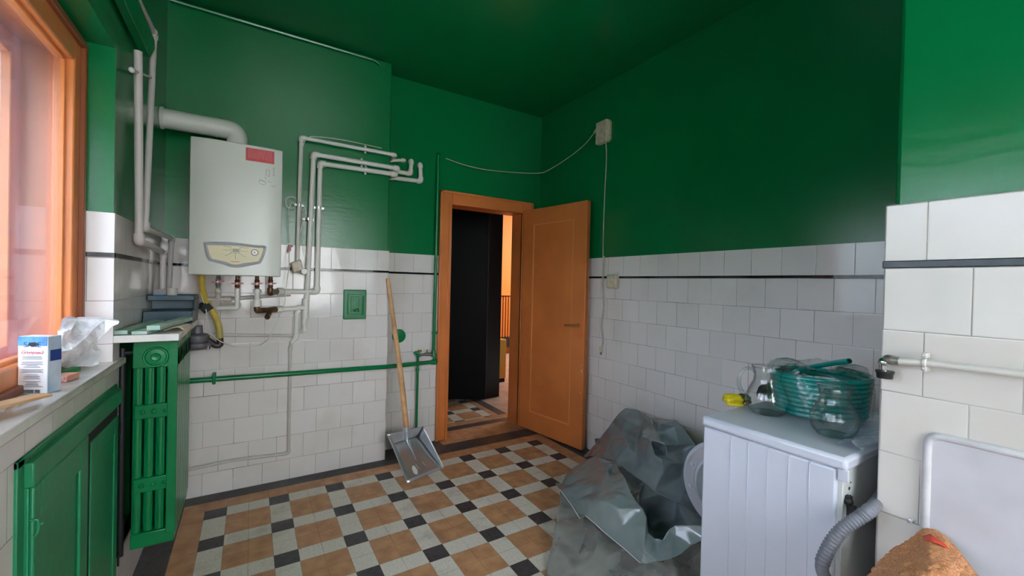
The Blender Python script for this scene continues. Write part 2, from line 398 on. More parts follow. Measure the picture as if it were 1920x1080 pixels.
# back wall: chimney-breast part with the boiler, then the recess with the doorway
wb = struct('wall_back', pb(-.9, XE, YC, 3.4, 0, H), M['green'], label='green back wall with the boiler over white tiles', bevel=.006)
obj('tiling', pb(XL, XE+LIP, YC-LIP, YC+.1, 0, ZT), M['tx'], wb, bevel=.002)
obj('border_strip', pb(XL, XE+LIP+.001, YC-LIP-.001, YC+.1, ZB-.007, ZB+.007), M['strip'], wb)
DX0, DX1, DZ = 1.375, 2.055, 1.905
w2 = MB().box(XE-.02, DX0-.03, YR, YR+.14, 0, H).box(DX1+.03, XR+.05, YR, YR+.14, 0, H).box(DX0-.03, DX1+.03, YR, YR+.14, DZ+.02, H)
wr = struct('wall_back', w2, M['green'], label='recessed back wall around the doorway')
obj('tiling', pb(XE, 1.28, YR-LIP, YR+.02, 0, ZT), M['txr'], wr)
obj('border_strip', pb(XE, 1.28, YR-LIP-.001, YR+.02, ZB-.007, ZB+.007), M['strip'], wr)
# right wall and the pier with the sink
wR = struct('wall_right', pb(XR, XR+.2, -2, 3.4, 0, H), M['green'], label='green right wall over white tiles')
obj('tiling', pb(XR-LIP, XR+.02, YP-.3, YR, 0, ZT), M['ty'], wR)
obj('border_strip', pb(XR-LIP-.001, XR+.02, YP-.3, YR, ZB-.007, ZB+.007), M['strip'], wR)
wP = struct('wall_right', pb(XP, XR+.1, YBK-.1, YP, 0, H), M['green'], label='green and white tiled pier with the sink', bevel=.012)
obj('tiling', pb(XP-.014, XR, YBK, YP+.012, 0, ZT), M['tp'], wP, bevel=.004)
obj('border_strip', pb(XP-.016, XR, YBK, YP+.014, ZB-.008, ZB+.010), M['strip'], wP, bevel=.002)
# left wall with the window
WY0, WY1, WZ1 = -.50, 1.986, 2.06
wl = MB().box(-.86, XL, YBK-.1, WY0, 0, H).box(-.86, XL, WY1, 2.07, SILL, H).box(-.86, XL, 2.07, 3.05, 1.03, H).box(-.86, XL, WY0, WY1, WZ1, H)
wl.box(-.86, XL, YBK-.1, 2.07, 0, SILL-.02).box(-.86, -.52, 2.07, 3.05, 0, 1.03).box(-.86, XL, 2.07, 3.05, 0, .215).box(-.86, XL, 2.45, 3.05, .215, 1.03)
wL = struct('wall_left', wl, M['green'], label='green window wall over white tiles')
tl = MB().box(-.44, XL+.004, 2.45, YC-.004, .215, ZT).box(-.44, XL+.004, WY1-.004, 2.45, 1.03, ZT).box(-.44, XL+.004, WY1-.004, 2.07, SILL, 1.03)
tl.box(-.44, XL+.004, YBK, 2.07, 0, SILL-.024).box(-.44, XL+.004, 2.07, YC-.004, 0, .215)
obj('tiling', tl, M['tl'], wL)
obj('reveal_tiling', pb(-.505, XL+.0035, WY1-.0045, WY1+.01, SILL, ZT), M['tn'], wL)
obj('border_strip', MB().box(-.44, XL+.005, WY1-.005, YC-.004, ZB-.007, ZB+.009).box(-.495, XL+.005, WY1-.006, WY1+.01, ZB-.007, ZB+.009), M['strip'], wL)
obj('niche_back', pb(-.53, -.515, 2.07, 2.45, .215, 1.03), mat('niche_shade_colour', (46, 48, 56), .8), wL)  # dark colour paints in the shade behind the radiator
# rear wall behind the viewer, with an unseen window added for fill light
w3 = MB().box(-.9, -.30, YBK-.15, YBK, 0, H).box(1.30, 2.5, YBK-.15, YBK, 0, H).box(-.30, 1.30, YBK-.15, YBK, 0, .85).box(-.30, 1.30, YBK-.15, YBK, 2.5, H)
struct('wall_rear', w3, M['green'])
w3 = MB()
for a, b, c, d in ((-.30, -.24, .85, 2.5), (1.24, 1.30, .85, 2.5), (.47, .53, .85, 2.5), (-.30, 1.30, .85, .91), (-.30, 1.30, 2.44, 2.5)): w3.box(a, b, YBK-.10, YBK-.04, c, d)
wn2 = struct('added_window', w3, M['orange_frame'], label='unseen window added behind the viewer for fill light')
_cm = NT('added_net_curtain'); _td = _cm.n.new('ShaderNodeBsdfTranslucent'); _td.inputs[0].default_value = (.80, .80, .80, 1)  # curtain added to soften the fill light from behind
_tr = _cm.n.new('ShaderNodeBsdfTransparent'); _ms = _cm.n.new('ShaderNodeMixShader'); _ms.inputs[0].default_value = .12
_cm.link(_td.outputs[0], _ms.inputs[1]); _cm.link(_tr.outputs[0], _ms.inputs[2]); _cm.link(_ms.outputs[0], _cm.out.inputs[0])
def _cur(u, v): return Vector((-.36+1.72*u, YBK+.05+.02*math.sin(u*60), .35+2.22*v))
tag(obj('added_net_curtain', MB().grid(_cur, 160, 2), _cm.m, angle=3), 'thin white net curtain added over the fill window behind the viewer', 'curtain')
# window 1: double box window in the left wall
def frame(mb, x0, x1, y0, y1, z0, z1, w):
    mb.box(x0, x1, y0, y0+w, z0, z1).box(x0, x1, y1-w, y1, z0, z1).box(x0, x1, y0+w, y1-w, z0, z0+w).box(x0, x1, y0+w, y1-w, z1-w, z1); return mb
FX = -.492
ff = frame(MB(), -.545, FX, WY0, WY1, SILL, 2.035, .072)
for m_ in (.30, 1.12): ff.box(-.545, FX, m_-.045, m_+.045, SILL, 2.03)
win = struct('window_1', ff, M['orange_frame'], label='orange painted double window with dusty panes', bevel=.005)
obj('architrave', frame(MB(), FX-.002, FX+.014, WY0, WY1-.002, SILL, 2.048, .022), mat('brown_edge_paint', (140, 76, 42), .4), win, bevel=.003)
bays = ((WY0+.072, .255), (.345, 1.075), (1.165, WY1-.072))
XO = -.625
bm_ = MB().box(XO-.05, -.545, WY1-.030, WY1-.004, SILL, 2.03).box(XO-.05, -.545, WY0, WY0+.03, SILL, 2.03).box(XO-.05, -.545, WY0, WY1, 2.0, 2.03).box(XO-.05, -.545, WY0, WY1, SILL, .985)
obj('box_lining', bm_, M['orange_frame'], win)
for (a_, b_) in bays:
    sh = frame(MB(), -.535, -.512, a_-.004, b_+.004, SILL+.068, 1.968, .014)
    s_ = obj('inner_sash', sh, M['orange_frame'], win, bevel=.003)
    obj('pane', pb(-.526, -.523, a_+.008, b_-.008, SILL+.080, 1.956), M['pane'], s_)
    so = frame(MB(), XO-.045, XO, a_-.045, b_+.045, .985, 2.0, .062)
    s2 = obj('outer_sash', so, M['orange_frame'], win, bevel=.004)
    obj('pane', pb(XO-.026, XO-.022, a_+.012, b_-.012, 1.042, 1.944), M['pane2'], s2)
struct('wall_neighbour', pb(-3.2, -.95, 2.9, 3.1, -3, 5), mat('grey_render', (128, 132, 142), .9, var=.3, vs=3), label='grey wing of the house outside the window')
# marble sill and the low cupboard under it
tag(obj('window_sill', pb(-.60, -.388, WY0+.002, 2.075, SILL-.024, SILL), M['marble'], bevel=.004), 'long veined white marble sill below the window', 'window sill')
# green corner beads and pipes in the ceiling line
tag(obj('ceiling_conduit', MB().tube([(-.4, YC-.012, H-.02), (.70, YC-.012, H-.02), (.74, YC-.005, H-.035)], .011, 8), M['green']),
    'thin green painted conduit running where the boiler wall meets the ceiling', 'conduit')
# doorway frame
fr = MB()
for (x0, x1) in ((1.278, DX0), (DX1, 2.156)):
    fr.box(x0, x1, YR-.028, YR, 0, 1.998)
fr.box(DX0, DX1, YR-.028, YR, DZ, 1.998)
d1 = struct('door_frame', fr, M['orange'], bevel=.006, label='orange painted frame around the doorway')
d1.name = 'trim_1'
ins = MB().box(DX0-.03, DX0, YR-.02, YR+.15, 0, DZ).box(DX1, DX1+.03, YR-.02, YR+.15, 0, DZ).box(DX0-.03, DX1+.03, YR-.02, YR+.15, DZ, DZ+.03)
obj('jamb_lining', ins, M['orange'], d1)
mo = MB().box(1.268, 1.29, YR-.040, YR-.02, 0, 2.01).box(1.268, 2.166, YR-.040, YR-.02, 1.988, 2.01).box(2.144, 2.166, YR-.04, YR-.02, 0, 2.01).box(1.345, 1.357, YR-.036, YR-.026, 0, DZ+.02)
obj('outer_moulding', mo, M['orange'], d1, bevel=.004)
# open orange door leaf
HB, HE = Vector((2.050, 3.118, 0)), Vector((2.163, 2.412, 0)); dd = (HE-HB).normalized(); dn = Vector((dd.y, -dd.x, 0))   # dn: away from the room centre
if dn.x < 0: dn = -dn
LW = (HE-HB).length; LH = 1.925
def dbox(mb, a, b, z0, z1, t0, t1):
    return mb.obox(HB+dd*(a+b)/2+dn*(t0+t1)/2+Vector((0, 0, (z0+z1)/2)), dd*(b-a)/2, dn*(t1-t0)/2, Vector((0, 0, (z1-z0)/2)))
lf = MB(); dbox(lf, 0, LW, .012, LH, .006, .036)
for a, b, z0, z1 in ((0, .13, .012, LH), (LW-.13, LW, .012, LH), (.13, LW-.13, .012, .17), (.13, LW-.13, LH-.13, LH)): dbox(lf, a, b, z0, z1, 0, .042)
door = struct('door_1', lf, M['orange'], bevel=.003, label='open orange door leaf')
bd = MB()
for a, b, z0, z1 in ((.13, .138, .17, LH-.13), (LW-.138, LW-.13, .17, LH-.13), (.138, LW-.138, .17, .178), (.138, LW-.138, LH-.138, LH-.13)): dbox(bd, a, b, z0, z1, .001, .008)
obj('panel_bead', bd, mat('bead_highlight_paint', (222, 150, 84), .35), door)
hp = HB+dd*(LW-.055)+Vector((0, 0, .965))
hm = MB().tube(fillet([hp+dn*.004, hp-dn*.042, hp-dn*.045-dd*.105+Vector((0, 0, -.006))], .014), .0085, 10); hm.lathe([(.001, 0), (.015, 0), (.015, .006), (.001, .006)], hp+dn*.001, -dn, 14)
obj('door_handle', hm, mat('worn_brass_handle', (178, 140, 92), .35, metal=.7), door)
obj('keyhole', MB().obox(hp+Vector((0, 0, -.085))-dn*.001, dd*.008, dn*.002, Vector((0, 0, .02))), M['orange'], door)
# paint chips along the door edge
ch = MB()
for zz, r in ((.62, .012), (.665, .006), (.45, .005), (.30, .005), (.80, .004), (.86, .003), (.33, .003)):
    c = HB+dd*(LW-.012-random.random()*.01)+Vector((0, 0, zz)); ch.obox(c-dn*.0005, dd*r*.45, dn*.001, Vector((0, 0, r)))
obj('paint_chips', ch, M['white_old'], door)
# ------------------------------------------------------------------ beyond the doorway
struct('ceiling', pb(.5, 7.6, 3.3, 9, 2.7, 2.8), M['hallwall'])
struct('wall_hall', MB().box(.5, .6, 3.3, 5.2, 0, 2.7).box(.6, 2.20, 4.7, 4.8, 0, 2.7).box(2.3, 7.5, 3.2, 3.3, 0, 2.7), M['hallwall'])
struct('wall_far', MB().box(2.2, 7.5, 6.6, 6.7, 0, 2.7).box(7.3, 7.4, 3.3, 6.6, 0, 2.7).box(2.25, 2.35, 4.4, 6.6, 0, 2.7), M['oroom'])
A, B = Vector((2.205, 4.06, 0)), Vector((1.35, 4.50, 0)); e = (B-A).normalized(); n_ = Vector((-e.y, e.x, 0))
dk = MB().obox((A+B)/2+Vector((0, 0, 1.25)), (B-A)/2, n_*.02, Vector((0, 0, 1.25)))
dd2 = struct('door_2', dk, M['darkdoor'], bevel=.003, label='black door standing in the hall')
pm = MB()
for a, b, z0, z1 in ((.10, .80, .25, 1.0), (.10, .80, 1.15, 2.2)):
    for (p, q, r, t_) in ((a, a+.012, z0, z1), (b-.012, b, z0, z1), (a, b, z0, z0+.012), (a, b, z1-.012, z1)):
        for sgn in (1, -1): pm.obox(A+e*(p+q)/2+n_*sgn*.022+Vector((0, 0, (r+t_)/2)), e*(q-p)/2, n_*.003, Vector((0, 0, (t_-r)/2)))
obj('moulding', pm, M['darkdoor'], dd2)
struct('trim_2', MB().box(2.205, 2.40, 4.07, 4.20, 0, 2.6).tube([(2.215, 4.06, 0), (2.215, 4.06, 2.6)], .012, 8), M['darkwood'], label='dark brown door post in the hall')
l2 = bpy.data.lights.new('far_room_daylight', 'AREA'); l2.size = 1.6; l2.energy = 38; l2.color = (1, .96, .9)
o2 = bpy.data.objects.new('far_room_daylight', l2); COL.objects.link(o2); o2.location = (5.5, 5.0, 2.4); o2.rotation_euler = (.5, .3, 0)
# ================================================================== OBJECTS
Z = Vector((0, 0, 1)); X = Vector((1, 0, 0)); Y = Vector((0, 1, 0))
def add_radiator(name, label, x0, x1, y0, n, pitch, z0, z1, m, along='y', cat='radiator', flat_front=True):
    """cast-iron column radiator: n sections along y, each with four columns across x"""
    t = thing(name, label, cat, ((x0+x1)/2, y0+n*pitch/2, z0) if along == 'y' else (x0, y0, z0)); w = x1-x0
    zm = [0, z0+(z1-z0)*.30, z0+(z1-z0)*.655, 0]
    for i in range(n):
        a = y0+i*pitch; b = a+pitch-.0004; c = (a+b)/2; mb = MB()
        cw = w/4
        for k in range(4):
            cx = x0+cw*(k+.5); r = cw*.42
            if k == 3: mb.box(cx-r, x1, a+.001, b, z0+.035, z1-.03)
            mb.tube([(cx, c-.002, z0+.05), (cx, c-.002, z1-.08)], [r, r], 10)
            mb.box(cx-r*.95, cx+r*.95, c-.012, b-.006, z0+.05, z1-.08)
        mb.box(x0+.004, x1, a+.002, b, z1-.105, z1-.004); mb.box(x0+.004, x1-.004, a+.002, b, z0, z0+.055)
        for zz in zm[1:3]: mb.box(x0+.01, x1-.002, a+.004, b-.004, zz-.027, zz+.027)
        if i == 0:
            for zz in zm[1:3]:
                for k in range(3): mb.lathe([(.0001, 0), (.008, .001), (.010, .004), (.006, .005)], (x0+cw*(k+1), a+.006, zz), (0, -1, 0), 12)
        obj('section', mb, m, t, bevel=.0045, angle=.9)
    return t
rad = add_radiator('radiator', 'tall green cast-iron radiator on the left wall under the marble shelf', -.374, -.236, 2.07, 7, .058, .238, 1.026, M['green_gloss'])
obj('end_plug', MB().lathe([(.001, .006), (.012, .008), (.016, .004), (.030, .003), (.033, .0075), (.037, .0075), (.040, 0)], (-.302, 2.072, .962), (0, -1, 0), 30), M['green_gloss'], rad)
obj('connection_pipe', MB().tube([(-.40, 2.085, .22), (-.40, 2.085, 1.0)], .011, 10).tube([(-.40, 2.085, .98), (-.30, 2.085, .98)], .008, 8), M['black'], rad)
tag(obj('marble_shelf', MB().box(-.409, -.224, 1.984, 2.66, 1.031, 1.057), M['marble'], bevel=.002), 'small white marble shelf over the green radiator', 'shelf')
# --- things on the marble shelf
SH = 1.0575
def board(name, a, b, w, h, z, mtop, mside, label, cat='batten', group=None):
    a = Vector((a[0], a[1], z)); b = Vector((b[0], b[1], z)); d = (b-a).normalized(); s = d.cross(Z)
    o = obj(name, MB().obox((a+b)/2+Z*h/2, (b-a)/2, s*w/2, Z*h/2), mtop, bevel=.001); return tag(o, label, cat, group)
board('wooden_batten', (-.392, 2.0), (-.345, 2.50), .042, .014, SH+.002, M['woodpaint'], None, 'green-painted wooden batten on the marble shelf, leftmost of three', group='green battens on the marble shelf')
board('wooden_batten', (-.338, 1.992), (-.275, 2.40), .045, .012, SH+.0005, M['woodpaint'], None, 'green-painted batten lying lowest, under the right-hand batten', group='green battens on the marble shelf')
board('wooden_batten', (-.302, 2.01), (-.245, 2.42), .040, .017, SH+.013, M['woodpaint'], None, 'green-ended batten with raw brown side, on top and rightmost of three', group='green battens on the marble shelf')
# sandpaper curl
def curl(u, v):
    a = u*4.2; r = .010+.010*u; x = -.262+u*.055-.004*math.cos(a*1.3); z = SH+.006+.012*abs(math.sin(a*.75)); return Vector((x-.01+.02*v, 2.03+.14*v+.03*u, z))
o = obj('sandpaper_sheet', MB().grid(curl, 24, 6), [M['paper'], M['paper2']], solid=.0012); tag(o, 'curled brown sandpaper sheet beside the battens on the marble shelf', 'sandpaper')
# blue tool tray with clutter
t = thing('tool_tray', 'dark blue plastic tool tray with clutter in it, on the marble shelf', 'tool tray', (-.315, 2.55, SH))
tb = MB().box(-.405, -.228, 2.44, 2.70, SH, SH+.006).box(-.405, -.228, 2.44, 2.446, SH, SH+.055).box(-.405, -.228, 2.694, 2.70, SH, SH+.055).box(-.405, -.399, 2.44, 2.70, SH, SH+.055).box(-.234, -.228, 2.44, 2.70, SH, SH+.055)
obj('lower_tray', tb, M['blue'], t, bevel=.003)
ub = MB().box(-.400, -.226, 2.50, 2.72, SH+.10, SH+.106).box(-.400, -.226, 2.50, 2.506, SH+.10, SH+.125).box(-.400, -.226, 2.714, 2.72, SH+.10, SH+.125).box(-.232, -.226, 2.50, 2.72, SH+.10, SH+.125).box(-.40, -.226, 2.60, 2.606, SH+.055, SH+.10).box(-.232, -.226, 2.5, 2.72, SH+.05, SH+.1)
obj('upper_tray', ub, M['blue'], t, bevel=.003)
tag(obj('paper_roll', MB().lathe([(.012, 0), (.021, 0), (.021, .05), (.012, .05)], (-.325, 2.62, SH+.107), Z, 20, closed=True), M['white_old']), 'short white roll standing on the upper blue tray', 'roll')
tag(obj('tape_box', MB().box(-.375, -.345, 2.54, 2.58, SH+.107, SH+.128), mat('bright_blue_card', (90, 150, 215), .4)), 'bright blue little box on the upper blue tray', 'box')
tag(obj('screw_box', MB().box(-.392, -.345, 2.60, 2.66, SH+.107, SH+.150), mat('grey_card', (150, 144, 150), .6)), 'grey cardboard screw box behind the bright blue box', 'box')
def rag(cx, cy, cz, sx, sy, h, seed):
    rn = random.Random(seed); ph = [rn.random()*6 for _ in range(6)]
    def f(u, v):
        x = (u-.5)*2; y = (v-.5)*2; k = max(0, 1-(x*x+y*y)*.6)
        return Vector((cx+x*sx, cy+y*sy, cz+h*k*(.75+.25*math.sin(5*x+ph[0])*math.cos(4*y+ph[1]))+.12*h*math.sin(11*x+ph[2]+3*y)))
    return MB().grid(f, 26, 26)
tag(obj('plastic_bag', rag(-.36, 2.50, SH+.012, .04, .03, .035, 1), M['bag'], solid=.001), 'crumpled white plastic scrap in the lower blue tray, left side', 'plastic bag')
tag(obj('rag', rag(-.295, 2.51, SH+.012, .04, .03, .04, 2), mat('grey_green_rag', (150, 158, 140), .8), solid=.001), 'grey-green rag in the lower blue tray, right side', 'rag')
# --- boiler
BY = 2.66; BX0, BX1, BZ0, BZ1 = -.270, .142, 1.283, 1.985
t = thing('gas_boiler', 'white wall-hung gas boiler with a red sticker, top right', 'boiler', ((BX0+BX1)/2, 2.83, BZ0))
def bfront(x): k = (x-(BX0+BX1)/2)/((BX1-BX0)/2); return BY+.018*abs(k)**4
poly = [Vector((BX0+(BX1-BX0)*i/24, bfront(BX0+(BX1-BX0)*i/24), BZ0)) for i in range(25)]+[Vector((BX1, YC-.02, BZ0)), Vector((BX0, YC-.02, BZ0))]
obj('casing', MB().prism(poly, (0, 0, BZ1-BZ0)), M['enamel'], t, bevel=.004)
obj('wall_bracket', MB().box(BX0+.03, BX1-.03, YC-.025, YC-.006, BZ0+.05, BZ1-.05), M['washer_gray'], t)
sk = MB().obox(((P(458, 275, 'y', BY-.001)+P(517, 309, 'y', BY-.001))/2), X*.066, Y*.001, Z*.034)
st_ = obj('warning_sticker', sk, M['red'], t)
c0 = P(488, 291, 'y', BY-.003)
tx = MB()
rn = random.Random(3)
for i in range(8):
    zz = c0.z+.022-i*.0062; x = c0.x-.055
    while x < c0.x+.052:
        w_ = .004+rn.random()*.008; tx.box(x, min(x+w_, c0.x+.055), BY-.0028, BY-.0022, zz, zz+.0022); x += w_+.003
obj('small_print', tx, mat('pink_print', (226, 120, 124), .5), st_)
# faint assembly pictogram
def strokes(pts, y, r=.0009):
    mb = MB()
    for seg in pts: mb.tube([P(u, v, 'y', y) for u, v in seg], r, 5)
    return mb
pic = [[(486, 337), (497, 340), (499, 343), (495, 347), (489, 345), (486, 343), (486, 337)], [(488, 338), (497, 341)], [(492, 345), (494, 347)], [(513.5, 316), (513.5, 329)], [(511, 316), (515, 315)], [(511.5, 329), (515.5, 330)],
       [(499, 318), (505, 319), (505, 331), (499, 330), (499, 318)], [(496, 332), (500, 337)], [(502, 340), (508, 342)], [(508, 348), (517, 350)]]
obj('pictogram', strokes(pic, BY-.0005), mat('faint_grey_ink', (138, 140, 138), .6), t)
# control panel
outer = [(381, 454), (398, 453), (430, 453.5), (460, 457), (480, 459.5), (497, 460.5), (500, 463), (499, 470), (495, 482), (489, 494), (470, 498), (455, 501), (442, 502), (431, 500.5), (420, 496.5), (400, 491.5), (391, 489.5), (386, 480), (383, 467)]
inner = [(389, 460), (430, 460.5), (460, 462), (480, 464.5), (494, 465), (492, 473), (488, 484), (484, 490), (470, 492), (456, 493.5), (450, 495.5), (442, 496.2), (434, 495.4), (424, 491), (410, 488), (397, 485), (394, 479), (391, 469)]
OP = [P(u, v, 'y', BY-.001) for u, v in outer]; IP = [P(u, v, 'y', BY-.001) for u, v in inner]
cp = obj('control_panel', MB().prism([p+Y*.004 for p in OP], (0, -.006, 0)), M['bezel'], t, bevel=.002)
n = 60
def loop(pp, n):
    L = [0]; 
    for a, b in zip(pp, pp[1:]+pp[:1]): L.append(L[-1]+(b-a).length)
    out = []
    for k in range(n):
        s = L[-1]*k/n; i = max(j for j in range(len(pp)) if L[j] <= s); a, b = pp[i], pp[(i+1) % len(pp)]
        out.append(a+(b-a)*((s-L[i])/(L[i+1]-L[i])))
    return out
OL, IL = loop(OP, n), loop(IP, n); mid = [(a*.45+b*.55) for a, b in zip(OL, IL)]
rm = MB(); rm.v = [p for p in OL]+[p+Vector((0, -.014, 0)) for p in mid]+[p+Vector((0, -.004, 0)) for p in IL]
for k in range(n):
    k2 = (k+1) % n; rm.f += [(k, k2, n+k2, n+k), (n+k, n+k2, 2*n+k2, 2*n+k)]
obj('bezel', rm, M['bezel'], cp, angle=1.2)
obj('fascia', MB().prism([p+Y*(-.004) for p in IP], (0, -.002, 0)), M['cream'], cp)
FY = BY-.0085
a, b = P(436, 466, 'y', FY), P(448, 473, 'y', FY)
obj('display', MB().box(a.x, b.x, FY-.001, FY+.002, b.z, a.z), M['grey'], cp)
gc = P(477.5, 473.5, 'y', FY)
obj('pressure_gauge', MB().lathe([(.001, .004), (.0135, .004), (.0145, .006), (.0165, .006), (.0175, 0)], gc, -Y, 28), mat('gauge_ring', (92, 84, 88), .3, metal=.5), cp)
obj('gauge_face', MB().lathe([(.0001, .0045), (.0133, .0045)], gc, -Y, 28), M['gaugeface'], cp)
obj('gauge_needle', MB().lathe([(.0001, .0058), (.003, .0055), (.003, .004)], gc, -Y, 12).box(gc.x-.006, gc.x, FY-.006, FY-.005, gc.z, gc.z+.0018), M['black'], cp)
ln = [[(419, 461.5), (433, 463)], [(418, 468.5), (432, 469.5)], [(422, 480), (434, 474)], [(441.5, 475), (441.5, 486)], [(449, 475), (460, 482)], [(451, 470.5), (465, 471)], [(450, 464), (466, 465.5)], [(433, 463), (433, 474), (449, 475), (450.5, 464)]]
obj('menu_lines', strokes(ln, FY+.001, .0006), M['ink'], cp)
obj('maker_mark', strokes([[(433, 490.3), (449, 491.3)]], FY+.0005, .0014), M['redline'], cp)
# flue
t = tag(obj('flue_pipe', MB().tube(fillet([(-.43, 2.83, 2.094), (-.075, 2.83, 2.094), (-.075, 2.83, BZ1-.003)], .10, 10), .050, 28), M['white']), 'fat white flue pipe from the boiler top into the left wall', 'flue pipe')
obj('collar', MB().tube([(-.175, 2.83, 2.094), (-.165, 2.83, 2.094)], .0515, 28), M['white'], t)
obj('collar', MB().tube([(-.409, 2.83, 2.094), (-.395, 2.83, 2.094)], .056, 28), M['white'], t)
# --- red-handled valves under the boiler
def ball_valve(u, v, y, label, top, bot, m, tilt=.0):
    c = P(u, v, 'y', y); t = thing('ball_valve', label, 'valve', c, 'red-handled valves under the boiler')
    b = MB().tube([Vector((c.x, y, top)), c+Z*.022, c+Z*.018, c+Z*.012, c-Z*.012, c-Z*.018, c-Z*.022, Vector((c.x, y, bot))], [.010, .010, .014, .012, .012, .014, .010, .011], 14)
    b.tube([c, c-Y*.03], .007, 10); obj('body', b, m, t)
    s = Vector((math.cos(tilt), 0, math.sin(tilt)))
    h = MB().lathe([(.001, 0), (.0085, 0), (.0085, .006), (.001, .006)], c-Y*.028, -Y, 16)
    h.prism([c-Y*.030+s*k[0]+Z*k[1] for k in ((-.030, -.002), (-.008, -.006), (.008, -.006), (.030, -.002), (.030, .002), (.008, .006), (-.008, .006), (-.030, .002))], (0, -.003, 0))
    obj('handle', h, M['redp'], t); obj('handle_screw', MB().lathe([(.0001, .002), (.004, .002), (.004, 0)], c-Y*.034, -Y, 12), M['white'], t); return t
VY = 2.80
ball_valve(409, 528.5, VY, 'leftmost red-handled valve under the boiler, over an aged white stub', 1.285, 1.215, M['greymetal'], .12)
ball_valve(445, 531.5, VY, 'second red-handled valve from the left under the boiler', 1.285, 1.19, M['brass'], .02)
ball_valve(482, 532, VY, 'third red-handled valve from the left, above the bronze strainer', 1.285, 1.19, M['brass'], .1)
ball_valve(507.5, 532, VY, 'rightmost red-handled valve under the boiler, on a bronze elbow', 1.285, 1.2, M['brass'], .12)
# --- white plastic pipework
def ppr(name, label, pts, r, corners=None, clamps=(), cat='pipe', m=None, fit=1.28, group=None, rf=None):
    m = m or M['white']; pts = [Vector(p) for p in pts]; c = sum(pts, Vector())/len(pts)
    t = thing(name, label, cat, c, group)
    obj('tube', MB().tube(fillet(pts, rf or r*1.5, 4), r, 16), m, t)
    for i in (corners if corners is not None else range(1, len(pts)-1)):
        a, b, d = pts[i-1], pts[i], pts[i+1]; u = (a-b).normalized(); w = (d-b).normalized(); k = min(r*2.1, (a-b).length*.5, (d-b).length*.5)
        k = max(k, .004)
        obj('elbow', MB().tube(fillet([b+u*k, b, b+w*k], r*1.6, 6), r*fit, 18), m, t)
    for p, ax in clamps:
        p = Vector(p); ax = Vector(ax); s = ax.cross(Y).normalized()
        mb = MB().tube([p-ax*.007, p+ax*.007], r*1.1, 20); mb.obox(p+Y*(r*.9), ax*.0065, s*(r*2.1), Y*.0012)
        mb.tube([p+Y*r, p+Y*(r+.02)], .003, 8)
        for q in (-1, 1): mb.lathe([(.0001, .004), (.0035, .003), (.0035, 0)], p+s*q*r*1.6+Y*(r*.8), -Y, 10)
        obj('clamp', mb, M['steel'], t)
    return t
PY, RY = 2.962, 3.132
a3 = P(741, 290.5, 'y', PY); a5 = P(758, 300.5, 'y', RY)
ppr('hot_water_pipe', 'uppermost thin white pipe beside the boiler, bending right at the very top', [P(557.5, 500, 'y', PY), P(565, 258, 'y', PY), a3, Vector((a3.x, RY, a3.z)), a5, Vector((a5.x, YR+.02, a5.z))], .0125, (1, 2, 3, 4),
    [(P(561, 384.5, 'y', PY), Z), (P(685.5, 279.5, 'y', PY), X)], 'pipe', group='white pipes rising beside the boiler')
b3 = P(746, 316, 'y', PY); b5 = P(769.5, 326, 'y', RY); b6 = P(771.5, 302, 'y', RY)
bt = P(572.5, 575, 'y', PY)
ppr('hot_water_pipe', 'middle white pipe of three, running below the topmost one', [P(574, 592, 'y', PY), P(588, 289, 'y', PY), b3, Vector((b3.x, RY, b5.z-.0)), b5, b6, Vector((b6.x, YR+.02, b6.z))], .0155, (1, 2, 3, 4, 5),
    [(P(578, 411, 'y', PY), Z), (P(679, 305, 'y', PY), X)], group='white pipes rising beside the boiler')
c3 = P(742, 327, 'y', PY); c5 = P(789, 340, 'y', RY); c6 = P(788, 308.5, 'y', RY)
ppr('hot_water_pipe', 'lowest and rightmost white pipe of three, ending near the green riser', [P(519, 546.5, 'y', PY), P(594.5, 547, 'y', PY), P(600.5, 306.5, 'y', PY), c3, Vector((c3.x, RY, P(737, 334, 'y', RY).z)), c5, c6, Vector((c6.x, YR+.02, c6.z))], .0155, (1, 2, 3, 4, 5, 6),
    [(P(597.5, 389.5, 'y', PY), Z), (P(686, 317.5, 'y', PY), X)], group='white pipes rising beside the boiler')
# tee from strainer
t = ppr('tee_pipe', 'short white pipe from the bronze strainer to the vertical pipe', [P(519, 580.5, 'y', PY-.01), P(574, 577, 'y', PY)], .0135, ())
obj('tee', MB().tube([P(573.5, 560, 'y', PY), P(572.5, 597, 'y', PY)], .020, 18).tube([P(557, 577.5, 'y', PY), P(574, 577, 'y', PY)], .019, 18), M['white'], t)
obj('union', MB().tube([P(519, 580.5, 'y', PY-.01), P(530, 580, 'y', PY-.01)], .021, 18), M['white'], t)
ppr('return_pipe', 'white pipe with a wavy foot turning into the tiles', [P(573.5, 590, 'y', PY), P(570.5, 601, 'y', PY), P(571, 619, 'y', PY), P(561, 622, 'y', PY+.03)], .0135, (1, 2))
ppr('drain_pipe', 'straight white pipe dropping from the strainer line', [P(562, 582, 'y', PY), P(556, 587, 'y', PY), P(555.5, 632, 'y', PY), P(547, 642, 'y', PY+.01)], .0135, (1, 2, ))
ppr('painted_pipe', 'old cream painted pipe running down the tiles to the floor line', [P(546, 640, 'y', PY+.012), P(544, 655, 'y', PY+.014), P(541, 848, 'y', PY+.014), P(533, 851, 'y', PY+.014), P(436, 863, 'y', PY+.014), P(352, 881, 'y', PY+.014)], .0095, (1, 2), m=M['ppaint'])
ppr('painted_pipe', 'old cream pipe crossing the tiles below the yellow hose', [P(398, 628, 'y', PY+.014), P(551, 629.5, 'y', PY+.014)], .010, (), m=M['ppaint'])
